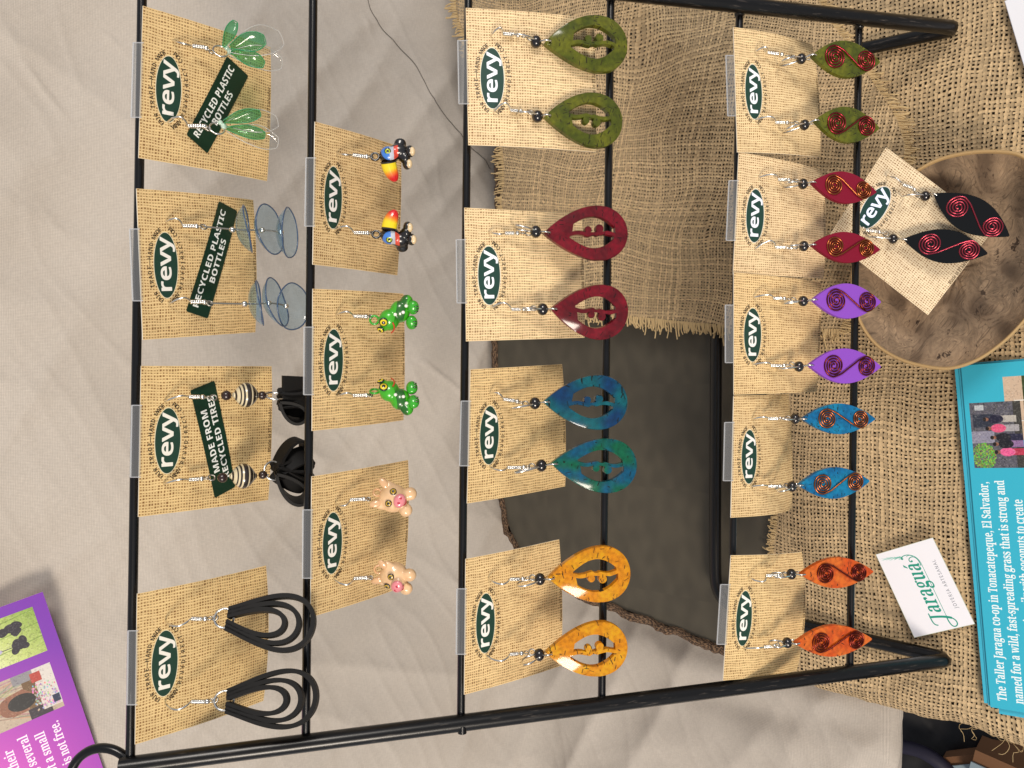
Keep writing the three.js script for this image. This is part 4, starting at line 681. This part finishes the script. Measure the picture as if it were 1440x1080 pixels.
function pig(label, d, m, roll) {
  const G = figure(cards.pig, { ...d, roll }, 'pig_earring', label), s = G.s * 1.08;
  const g = blob([E(s, 0, 0, 0, 17, 17, 14), E(s, 12 * m, 11, 2, 6, 8, 4), E(s, -12 * m, 12, 2, 6, 8, 4), E(s, 12 * m, -17, 4, 8, 8, 7), E(s, -8 * m, -19, 5, 8, 8, 7), E(s, 0, -8, 9, 9, 8, 8)], V(0, -1 * s, 1 * s), (q) => { const k = 0.04 * n3(q.x / s * 0.1, q.y / s * 0.1, q.z / s * 0.1); return CL(0.92 + k, 0.76 + k, 0.58 + k); }, 26);
  part(G.t, 'body', G.put(g), clay);
  const sn = part(G.t, 'snout', G.put(ell(s, 0, -8, 17, 8.5, 7, 4.2)), gloss(0xe58a92));
  for (const o of [-3, 3]) part(sn, 'nostril', G.put(ell(s, o, -8, 20.9, 1.4, 1.7, 0.7)), gloss(0xc01838));
  part(G.t, 'mouth', G.put(tube([V(-4 * s, -14.5 * s, 15.6 * s), V(0, -16 * s, 16.2 * s), V(4 * s, -14.5 * s, 15.6 * s)], 0.7 * s, 10, 6)), gloss(0xb5232c));
  eye(G, s, 7.5, 3, 13.6, 3.2, 0xb8972a, V(0.2, 0.1, 1)); eye(G, s, -7.5, 3, 13.6, 3.2, 0xb8972a, V(-0.2, 0.1, 1));
  for (const e of [-1, 1]) part(G.t, 'ear', G.put(ell(s, e * 13, 17, 5, 4.6, 7.5, 2.6, -e * 0.55)), gloss(0xdcb083));
  loopTop(G, [0, 22], 5, gloss(0xd8a878));
}
pig('peach clay pig earring, upper of its pair, facing the viewer', { hole: [470, 708], c0: [491, 702], c1: [509, 701], at: [550, 699], bow: 4 }, 1, -0.35);
pig('peach clay pig earring, lower of its pair, tilted to one side', { hole: [468, 815], c0: [496, 812], c1: [512, 811], at: [551, 806], bow: 5, yaw: -0.7 }, 1, -0.35);

// ------------------------------------------------------------------ bowl with a loose card
{
  const RIM = 0.024, px = [[1195, 398], [1205, 450], [1228, 485], [1262, 507], [1300, 518], [1335, 521], [1372, 510], [1410, 485], [1440, 455], [1482, 400], [1492, 330], [1466, 250], [1440, 216], [1400, 209], [1350, 213], [1310, 225], [1265, 255], [1225, 300], [1203, 345]];
  const rim = new THREE.CatmullRomCurve3(px.map(([x, y]) => onLevel(x, y, RIM)), true, 'centripetal'), N = 120, R = rim.getPoints(N).slice(0, N), c = V(0, 0, 0); R.forEach((p) => c.add(p)); c.divideScalar(N);
  const t = thing('gourd_bowl', 'shallow brown gourd bowl with mottled inside on the burlap', 'bowl', V(c.x, 0.0025, c.z));
  const rad = (k, s, y, q = 0) => { const p = R[Math.round(k * N) % N]; const wob = 1 + q * 0.012 * n3(p.x * 60, p.z * 60, s * 3); return V(lerp(c.x, p.x, s * wob), y + q * 0.0006 * n3(p.x * 80, p.z * 80, s * 6), lerp(c.z, p.z, s * wob)); };
  const pr = (list, v) => { const k = v * (list.length - 1), i = Math.min(list.length - 2, Math.floor(k)); return [lerp(list[i][0], list[i + 1][0], k - i), lerp(list[i][1], list[i + 1][1], k - i)]; };
  const inn = [[0.962, 0.0232], [0.945, 0.0205], [0.915, 0.0165], [0.86, 0.0125], [0.75, 0.0090], [0.55, 0.0068], [0.3, 0.0058], [0.002, 0.0055]], out = [[0.002, 0.0026], [0.55, 0.0027], [0.75, 0.0055], [0.9, 0.0115], [0.975, 0.018], [0.995, 0.0228]], rm = [[0.995, 0.0228], [0.992, 0.0242], [0.978, 0.0248], [0.965, 0.0243], [0.962, 0.0232]];
  const mott = dataTex(1024, 1024, (x, y, o) => {
    const a = n2(x * 0.004, y * 0.004), w = n2(x * 0.012 + 3 * a, y * 0.012), f = n2(x * 0.05 + 2 * w, y * 0.05), gr = n2(x * 0.25, y * 0.25), st = n2(x * 0.006 + y * 0.009 + 2 * a, y * 0.03 - x * 0.02);
    const dark = Math.max(sstep(0.78, 1.0, n2(x * 0.009 + 30, y * 0.014) + 0.35 * f) * 0.85, sstep(0.15, 0.9, n2(x * 0.0045 + 90, y * 0.006) + 0.3 * w + 0.2 * f) * 0.5), line = sstep(0.75, 0.95, 1 - Math.abs(st)) * 0.25 * sstep(-0.2, 0.5, w);
    const b = 1 + 0.12 * a + 0.11 * w + 0.09 * f + 0.07 * gr - line; o[0] = lerp(160 * b, 60, dark); o[1] = lerp(136 * b, 46, dark); o[2] = lerp(110 * b, 36, dark);
  });
  const uvf = (u, v, p) => [p.x / 0.11 + 0.37, p.z / 0.11 + 0.2];
  part(t, 'bowl_interior', gridGeo(N, 40, (u, v) => { const [s, y] = pr(inn, v); return rad(u, s, y, v); }, uvf), std(0xffffff, 0.85, 0, { map: mott, side: THREE.DoubleSide, bumpMap: mott, bumpScale: 0.00015 }));
  part(t, 'bowl_rim', gridGeo(N, 8, (u, v) => { const [s, y] = pr(rm, v); return rad(u, s, y); }, (u, v) => [u * 8, v]), std(0xb89868, 0.7, 0, { side: THREE.DoubleSide }));
  part(t, 'bowl_outside', gridGeo(N, 16, (u, v) => { const [s, y] = pr(out, v); return rad(u, s, y); }, (u, v) => [u * 6, v]), std(0x9a7a50, 0.7, 0, { side: THREE.DoubleSide }));
  const cc = [onLevel(1165, 333, 0.030), onLevel(1246, 207, 0.030), onLevel(1305, 443, 0.0165), onLevel(1398, 322, 0.0165)];
  const card = makeCard({ c: [[1165, 333], [1246, 207], [1305, 443], [1398, 322]], corners: cc, mat: M.cardBowl, noGroup: 1, bend: 0.0015, curl: 0.0, label: 'pale burlap print card with black earrings lying across the bowl' });
  card.tilt = null;
  const mk = (hole, end) => { const A = card.point(...hole, 0.0005), n = card.n; return { A, n, p: (x, y, off = 0) => onPlane(x, y, A.clone().addScaledVector(n, 0.001), n).addScaledVector(n, off), mm: (x, y, px_) => px_ * depthOf(onPlane(x, y, A, n)) / FOCAL }; };
  const e1 = { hole: [1247.5, 248], c0: [1270, 260], c1: [1284, 265], ring: [1292, 275], bead: [1301, 276], tip: [1312, 273], end: [1419, 333], w: 47, flip: 1, bow: -3 }, e2 = { hole: [1211, 322], c0: [1218, 324], c1: [1234, 326], ring: [1246, 329], bead: [1256, 336], tip: [1270, 336.5], end: [1389, 357], w: 46, bow: -3 };
  leafEarring(card, shellMats.black, M.pinkRed, 'glossy black leaf earring with red wire spirals, upper one in the bowl', e1, { frame: mk(e1.hole), off: 0.0022 });
  leafEarring(card, shellMats.black, M.pinkRed, 'glossy black leaf earring with red wire spirals, lower one in the bowl', e2, { frame: mk(e2.hole), off: 0.0022 });
}

// ------------------------------------------------------------------ printed papers
function sheetGeo(o, ax, ay, W, H, T = 0.0004, wave = 0) {        // o: top left, ax: reading direction, ay: down the page
  const n = ay.clone().cross(ax).normalize();
  const S = (u, v, off) => o.clone().addScaledVector(ax, u * W).addScaledVector(ay, v * H).addScaledVector(n, off + wave * Math.sin(u * 3) * Math.sin(v * 2 + 1));
  return { n, front: gridGeo(12, 12, (u, v) => S(u, 1 - v, T), (u, v) => [u, v]), edge: merge([gridGeo(12, 12, (u, v) => S(1 - u, 1 - v, 0)), ...[[0, 0, 1, 0], [1, 0, 1, 1], [1, 1, 0, 1], [0, 1, 0, 0]].map(([a, b, c, d]) => gridGeo(12, 1, (u, v) => S(lerp(a, c, u), lerp(b, d, u), T * v)))]) };
}
function flatPhoto(g, x, y, w, h, kind) {                         // small printed photographs
  g.save(); g.beginPath(); g.rect(x, y, w, h); g.clip(); g.translate(x, y);
  if (kind === 'group') {
    g.fillStyle = '#5b5a66'; g.fillRect(0, 0, w, h); for (let i = 0; i < 900; i++) { const q = rnd(), yy = rnd() * h; g.fillStyle = `rgba(${30 + q * 70 | 0},${32 + q * 68 | 0},${34 + q * 66 | 0},.5)`; g.fillRect(rnd() * w, yy, 8, 5); }
    g.fillStyle = '#8e8ca0'; g.fillRect(w * 0.38, 0, w * 0.18, h * 0.45); g.fillStyle = '#2c3140'; g.fillRect(w * 0.62, h * 0.05, w * 0.2, h * 0.4); g.fillStyle = '#b9bfc4'; g.fillRect(w * 0.88, h * 0.1, w * 0.08, h * 0.18);
    for (let i = 0; i < 500; i++) { const a = rnd() * 6.28, r = Math.sqrt(rnd()); g.fillStyle = `rgb(${70 + rnd() * 90 | 0},${120 + rnd() * 90 | 0},${40 + rnd() * 50 | 0})`; g.fillRect(w * 0.17 + Math.cos(a) * r * w * 0.2, h * 0.2 + Math.sin(a) * r * h * 0.24, 7, 5); }
    g.fillStyle = '#3a3834'; g.fillRect(0, h * 0.85, w, h * 0.15);
    [[0.24, 0.5, '#e85f97', '#b8324e'], [0.36, 0.48, '#14141c', '#8d6c9c'], [0.46, 0.44, '#1b1a22', '#23223c'], [0.6, 0.36, '#e0567f', '#a7a4a8'], [0.74, 0.32, '#1e1c33', '#b7b2aa']].forEach(([cx, cy, top, bot]) => { const X = cx * w, Y = cy * h; g.fillStyle = bot; g.fillRect(X - w * 0.05, Y + h * 0.22, w * 0.1, h * 0.36); g.fillStyle = top; g.beginPath(); g.ellipse(X, Y + h * 0.18, w * 0.065, h * 0.15, 0, 0, 7); g.fill(); g.fillStyle = '#8a5a44'; g.beginPath(); g.ellipse(X, Y - h * 0.01, w * 0.028, h * 0.055, 0, 0, 7); g.fill(); g.fillStyle = '#1a1413'; g.beginPath(); g.ellipse(X, Y - h * 0.04, w * 0.03, h * 0.035, 0, 0, 7); g.fill(); });
  } else if (kind === 'earrings') {
    g.fillStyle = '#cdb49b'; g.fillRect(0, 0, w, h); g.fillStyle = '#37461f'; g.fillRect(0, h * 0.2, w, h * 0.3); g.strokeStyle = '#f0ede6'; g.lineWidth = 5; for (const q of [0.3, 0.62]) { g.beginPath(); g.moveTo(w * q, h * 0.1); g.lineTo(w * q, h * 0.5); g.stroke(); g.beginPath(); g.arc(w * q, h * 0.58, 11, 0, 7); g.stroke(); }
  } else if (kind === 'leaf') {
    const gr = g.createLinearGradient(0, 0, w, h); gr.addColorStop(0, '#f6f8dc'); gr.addColorStop(0.5, '#c3d27c'); gr.addColorStop(1, '#8aa94a'); g.fillStyle = gr; g.fillRect(0, 0, w, h); g.strokeStyle = 'rgba(110,140,60,.6)'; g.lineWidth = 5; for (let i = 0; i < 3; i++) { g.beginPath(); g.moveTo(w * (0.2 + i * 0.3), 0); g.lineTo(w * (0.35 + i * 0.3), h); g.stroke(); }
    for (const [cx, cy] of [[0.33, 0.62], [0.68, 0.55]]) { g.strokeStyle = '#3b3a44'; g.lineWidth = 4; g.beginPath(); g.moveTo(cx * w, 0); g.lineTo(cx * w, cy * h); g.stroke(); g.fillStyle = '#b6b0cf'; g.beginPath(); g.ellipse(cx * w, h * (cy - 0.22), w * 0.06, h * 0.09, 0, 0, 7); g.fill(); g.fillStyle = '#4a4560'; g.fillRect(cx * w - w * 0.05, h * (cy - 0.24), w * 0.1, 8); g.fillStyle = '#26222f'; for (let i = 0; i < 7; i++) { g.beginPath(); g.ellipse(cx * w + rr(-0.09, 0.09) * w, cy * h + rr(0.02, 0.2) * h, w * 0.07, h * 0.07, rnd() * 3, 0, 7); g.fill(); } }
  } else {
    g.fillStyle = '#b9a894'; g.fillRect(0, 0, w, h); for (let i = 0; i < 26; i++) { g.strokeStyle = `rgba(${120 + rnd() * 90 | 0},${105 + rnd() * 80 | 0},${95 + rnd() * 70 | 0},.55)`; g.lineWidth = 6; g.beginPath(); g.moveTo(rnd() * w, 0); g.lineTo(rnd() * w, h * 0.6); g.stroke(); }
    g.fillStyle = '#6d5234'; g.fillRect(0, h * 0.6, w, h * 0.16); g.fillStyle = '#2c2430'; g.fillRect(0, h * 0.58, w * 0.22, h * 0.28); g.fillStyle = '#8c8a90'; g.fillRect(w * 0.8, h * 0.5, w * 0.2, h * 0.3); g.fillStyle = '#d8d2cc'; g.fillRect(w * 0.1, h * 0.76, w * 0.9, h * 0.24); for (let i = 0; i < 160; i++) { g.fillStyle = `rgb(${120 + rnd() * 120 | 0},${110 + rnd() * 110 | 0},${120 + rnd() * 110 | 0})`; g.fillRect(w * (0.1 + rnd() * 0.55), h * (0.68 + rnd() * 0.3), 9, 6); }
    g.fillStyle = '#b5443a'; g.fillRect(w * 0.72, h * 0.72, w * 0.2, h * 0.13); g.fillStyle = '#1b2a4a'; g.fillRect(w * 0.16, h * 0.9, w * 0.16, h * 0.09);
    g.fillStyle = '#8a5a45'; g.beginPath(); g.ellipse(w * 0.42, h * 0.38, w * 0.2, h * 0.12, 0, 0, 7); g.fill(); g.lineWidth = w * 0.09; g.strokeStyle = '#8f5e49'; g.beginPath(); g.moveTo(w * 0.24, h * 0.38); g.lineTo(w * 0.26, h * 0.6); g.stroke(); g.beginPath(); g.moveTo(w * 0.6, h * 0.38); g.lineTo(w * 0.64, h * 0.58); g.lineTo(w * 0.52, h * 0.66); g.stroke();
    g.fillStyle = '#17171a'; g.beginPath(); g.ellipse(w * 0.43, h * 0.54, w * 0.17, h * 0.17, 0, 0, 7); g.fill(); g.fillStyle = '#9a6a54'; g.beginPath(); g.ellipse(w * 0.4, h * 0.18, w * 0.085, h * 0.1, 0, 0, 7); g.fill(); g.fillStyle = '#16110f'; g.beginPath(); g.ellipse(w * 0.4, h * 0.1, w * 0.11, h * 0.075, 0, 0, 7); g.fill();
  }
  for (let i = 0; i < (kind === 'woman' ? 900 : 2000); i++) { const d = rnd() < 0.5; g.fillStyle = d ? 'rgba(20,15,25,.10)' : 'rgba(255,250,235,.10)'; g.beginPath(); g.ellipse(rnd() * w, rnd() * h, rr(1, 7), rr(1, 4), rnd() * 3, 0, 7); g.fill(); }
  g.restore();
}
function fitText(g, s, x, y, w, size, font, right) { g.font = `bold ${size}px ${font}`; const k = w ? w / g.measureText(s).width : 1; g.save(); g.translate(x, y); g.scale(k, 1); g.textAlign = right ? 'right' : 'left'; g.fillText(s, 0, 0); g.restore(); return k; }
{ // blue leaflets
  const K = 4, bt = canvasTex(480 * K, 300 * K, (g, W, H) => {
    g.fillStyle = '#35b3cf'; g.fillRect(0, 0, W, H); for (let i = 0; i < 4000; i++) { g.fillStyle = `rgba(${rnd() < 0.5 ? '255,255,255' : '0,60,90'},.05)`; g.fillRect(rnd() * W, rnd() * H, 3, 3); }
    flatPhoto(g, 372 * K, 49 * K, 88 * K, 110 * K, 'earrings'); flatPhoto(g, 334 * K, 6 * K, 92 * K, 61 * K, 'group');
    g.fillStyle = '#f4fbfc'; g.textBaseline = 'alphabetic'; const f = 15.4 * K;
    fitText(g, 'The Taller Jaragua co-op in Tonacatepeque, El Salvador,', 11 * K, 20.5 * K, 304 * K, f, 'serif');
    fitText(g, 'named for a wild, fast-spreading grass that is strong and', 11 * K, 40 * K, 306 * K, f, 'serif');
    fitText(g, 'resilient. Working primarily with coconuts to create', 11 * K, 59.5 * K, 280 * K, f, 'serif');
    const k = fitText(g, 'all of their materials from other', 122 * K, 79 * K, 183 * K, f, 'serif');
  });
  const O = onLevel(1393, 994, 0.0045), X = onLevel(1352, 520, 0.0045), ax = X.clone().sub(O), W = ax.length() * 1.012; ax.normalize(); const ay = ax.clone().cross(V(0, 1, 0)).normalize(), sc = W / 480, H = 300 * sc;
  const t = thing('leaflet_stack', 'stack of turquoise leaflets with white text beside the bowl', 'leaflets', O.clone().setY(0.002));
  const plain = std(0x3ab2cf, 0.5), edge = std(0x2a97b5, 0.6);
  for (const [dx, dy, rot, h] of [[-9, 9, -0.004, -0.0016], [3, -8, 0.002, -0.0012], [1, -3, 0.001, -0.0008]]) {
    const a = ax.clone().applyAxisAngle(V(0, 1, 0), rot), b = ay.clone().applyAxisAngle(V(0, 1, 0), rot), s = sheetGeo(O.clone().addScaledVector(ax, dx * sc).addScaledVector(ay, dy * sc).add(V(0, h, 0)), a, b, W, H, 0.0003);
    part(t, 'leaflet', merge([s.front, s.edge]), plain);
  }
  const s = sheetGeo(O, ax, ay, W, H, 0.0003); const top = part(t, 'leaflet', s.front, phy(0xffffff, 0.4, { map: bt }), 'top leaflet with printed text and photos'); part(top, 'leaflet_edge', s.edge, edge);
}
{ // purple leaflet standing against the cloth
  const K = 4, BR = onCloth(60, 832, 0.0095), a = onCloth(145, 1080, 0.0095).sub(BR), sc = a.length() / 262; a.normalize();
  const ax = a.clone().negate(), ay = ax.clone().cross(SLOPE_N).normalize(), W = 300 * sc, H = 240 * sc;
  const pt = canvasTex(300 * K, 240 * K, (g, w, h) => {
    const gr = g.createRadialGradient(w * 0.16, h * 0.42, 20, w * 0.16, h * 0.42, w * 0.75); gr.addColorStop(0, '#e24cc0'); gr.addColorStop(0.45, '#b43bb8'); gr.addColorStop(1, '#7a2fb0'); g.fillStyle = gr; g.fillRect(0, 0, w, h);
    for (let i = 0; i < 3000; i++) { g.fillStyle = `rgba(255,255,255,.03)`; g.fillRect(rnd() * w, rnd() * h, 3, 3); }
    const X = (q) => w - q * K, Y = (q) => h - q * K;
    flatPhoto(g, X(77), Y(106), 63 * K, 90 * K, 'leaf'); flatPhoto(g, X(157), Y(110), 64 * K, 92 * K, 'woman');
    g.fillStyle = '#fbeefa'; g.textBaseline = 'alphabetic';
    for (const [s, q, b, wd] of [['e is not free.', 171, 30, 73], ['not a small', 177, 48.5, 68], ['em, several', 172, 67, 70], ['e in their', 182, 86, 54], ['es,', 212, 104.5, 17], ['n', 216, 123, 8]]) fitText(g, s, X(q), Y(b), wd * K, 15.5 * K, 'serif', true);
  });
  const o = BR.clone().addScaledVector(ax, -W).addScaledVector(ay, -H), s = sheetGeo(o, ax, ay, W, H, 0.0005);
  const t = thing('purple_leaflet', 'purple leaflet with white text and two photos on the beige cloth', 'leaflet', BR);
  part(t, 'leaflet_front', s.front, phy(0xffffff, 0.4, { map: pt })); part(t, 'leaflet_edge', s.edge, std(0xd9a6d8, 0.6));
}
{ // white business card with green lettering
  const Y = 0.0042, TL = onLevel(1286, 896.5, Y), TR = onLevel(1231.8, 779.6, Y), BL = onLevel(1360, 859.4, Y), ax = TR.clone().sub(TL), W = ax.length(); ax.normalize(); const ay = ax.clone().cross(V(0, 1, 0)).normalize(); if (ay.dot(BL.clone().sub(TL)) < 0) ay.negate(); const H = BL.clone().sub(TL).length();
  const tx = canvasTex(1000, 640, (g, w, h) => {
    g.fillStyle = '#f1f1f8'; g.fillRect(0, 0, w, h); g.strokeStyle = 'rgba(170,190,140,.55)'; g.lineWidth = 8; g.strokeRect(0, 0, w, h);
    g.fillStyle = '#17957f'; g.strokeStyle = '#17957f'; g.save(); g.translate(100, 388); g.transform(1, 0, -0.22, 1, 0, 0); g.font = 'bold 215px serif'; const k = 640 / g.measureText('araguá').width; g.save(); g.translate(95, 0); g.scale(k * 0.92, 1); g.fillText('araguá', 0, 0); g.restore(); g.restore();
    g.lineCap = 'round'; g.lineWidth = 24; g.beginPath(); g.moveTo(176, 255); g.bezierCurveTo(165, 330, 150, 400, 120, 450); g.stroke(); g.lineWidth = 12; g.beginPath(); g.moveTo(120, 450); g.bezierCurveTo(95, 490, 30, 500, 22, 452); g.bezierCurveTo(20, 415, 90, 405, 150, 412); g.stroke(); g.beginPath(); g.moveTo(75, 290); g.bezierCurveTo(85, 240, 160, 255, 215, 250); g.stroke();
    g.lineWidth = 5; g.beginPath(); g.moveTo(150, 412); g.lineTo(760, 412); g.bezierCurveTo(850, 410, 905, 350, 880, 300); g.stroke(); g.lineWidth = 9; g.beginPath(); g.moveTo(745, 400); g.bezierCurveTo(830, 410, 880, 370, 855, 322); g.bezierCurveTo(835, 295, 800, 310, 812, 335); g.stroke(); g.beginPath(); g.moveTo(870, 360); g.bezierCurveTo(910, 320, 905, 250, 870, 235); g.stroke(); g.beginPath(); g.arc(868, 246, 11, 0, 7); g.fill(); g.beginPath(); g.arc(815, 330, 11, 0, 7); g.fill();
    for (let i = 0; i < 46; i++) { const q = i / 46; g.strokeStyle = `rgba(${30 + 70 * q | 0},${150 + 40 * q | 0},${120 + 50 * q | 0},${0.55 * (1 - q * 0.75)})`; g.lineWidth = 4; const x = lerp(885, 935, q * 0.8), y = lerp(262, 70, q); g.beginPath(); g.moveTo(x, y); g.lineTo(x + rr(-18, 22), y - rr(20, 62)); g.stroke(); }
    g.fillStyle = '#6e7480'; g.font = '50px sans-serif'; const s = 'JOYERIA ARTESANAL'; let x = 205; const tw = [...s].reduce((a, c) => a + g.measureText(c).width, 0), gap = (560 - tw) / (s.length - 1); for (const c of s) { g.fillText(c, x, 560); x += g.measureText(c).width + gap; }
  });
  const s = sheetGeo(TL, ax, ay, W, H, 0.0004), t = thing('business_card', 'white business card with green script lettering lying on burlap', 'business card', TL);
  part(t, 'card_front', s.front, phy(0xffffff, 0.45, { map: tx })); part(t, 'card_edge', s.edge, std(0xe6e8da, 0.7));
}
{ // white cards at the corner
  const Y = 0.004, O = onLevel(1419, 9, Y), ax = onLevel(1441, 83, Y).sub(O).normalize(), ay = ax.clone().cross(V(0, 1, 0)).normalize(); if (ay.dot(onLevel(1441, -3, Y).sub(O)) < 0) ay.negate();
  const t = thing('white_card_stack', 'stack of plain white cards at the photo corner on burlap', 'paper cards', O);
  for (let i = 0; i < 4; i++) { const s = sheetGeo(O.clone().addScaledVector(ax, [-0.0002, 0.0008, -0.0030, -0.0026][i]).addScaledVector(ay, [0.0002, 0, -0.0010, -0.0008][i]).add(V(0, i * 0.0006 - 0.001, 0)), ax, ay, 0.085, 0.055, 0.0005); const g = merge([s.front, s.edge]); if (ax.clone().cross(ay).y > 0) { /* faces up either way: both sides are drawn */ } part(t, 'white_card', g, std(0xe9ebf2, 0.6, 0, { side: THREE.DoubleSide })); }
}
// loose dark thread on the cloth
{
  const pts = [[514, -25], [516, 0], [520, 17], [531, 39], [553, 67], [573, 89], [589, 117], [600.5, 144], [620, 169], [650.5, 203], [670, 219], [687, 239]]; const line = new THREE.CatmullRomCurve3(pts.map(([x, y]) => onCloth(x, y)), false, 'centripetal').getPoints(120).map((p) => p.addScaledVector(SLOPE_N, clothLift(p) + 0.0006));
  const t = new THREE.Mesh(tube(line, 0.00022, 240, 5), std(0x6f6a64, 0.8)); t.name = 'loose_thread'; t.userData = { label: 'thin dark thread trailing down the beige cloth behind the rack', category: 'thread' }; scene.add(t);
}
// things on the floor past the table's corner
{
  const g = new THREE.IcosahedronGeometry(1, 16), p = g.attributes.position; for (let i = 0; i < p.count; i++) { const v = V(p.getX(i), p.getY(i), p.getZ(i)), k = 1 + 0.16 * n3(v.x * 1.6, v.y * 1.6, v.z * 1.6) + 0.07 * (1 - Math.abs(n3(v.x * 4, v.y * 4, v.z * 4))); p.setXYZ(i, v.x * k * 0.13, Math.max(-0.09, v.y * k * 0.075), v.z * k * 0.12); }
  const bg = mergeVertices(g.deleteAttribute('normal').deleteAttribute('uv')); bg.computeVertexNormals(); const q = at(1318, 1066, 0.96);
  const bag = thing('dark_bag', 'dark crumpled bag on the floor past the table corner', 'bag', q.clone().setY(-0.75)); part(bag, 'bag_body', bg.translate(q.x, -0.66, q.z), std(0x0c0b10, 0.7)); part(bag, 'strap', tube([V(q.x + 0.03, -0.60, q.z - 0.06), V(q.x + 0.05, -0.575, q.z + 0.01), V(q.x + 0.01, -0.585, q.z + 0.06)], 0.008, 20, 8), std(0x252033, 0.6));
  for (const [x, y, w, h, r, l] of [[1364, 1079, 0.022, 0.17, 0.4, 'small brown cardboard piece beside the dark bag on the floor'], [1412, 1072, 0.034, 0.19, -0.2, 'larger brown cardboard piece under the burlap edge']]) {
    const c = at(x, y, 0.84), t = thing('cardboard_piece', l, 'cardboard', c.clone().setY(-0.75)), b = new THREE.BoxGeometry(w, h, 0.05).rotateY(r).translate(c.x, -0.75 + h / 2, c.z); part(t, 'carton', b, std(0x7d5638, 0.85)); part(t, 'tape', new THREE.BoxGeometry(w * 0.22, 0.002, 0.052).rotateY(r).translate(c.x, -0.748 + h, c.z), std(0x8fa0a8, 0.4));
  }
}

scene.traverse((o) => { if (o.isMesh) { o.castShadow = true; o.receiveShadow = true; } });
renderer.render(scene, camera);
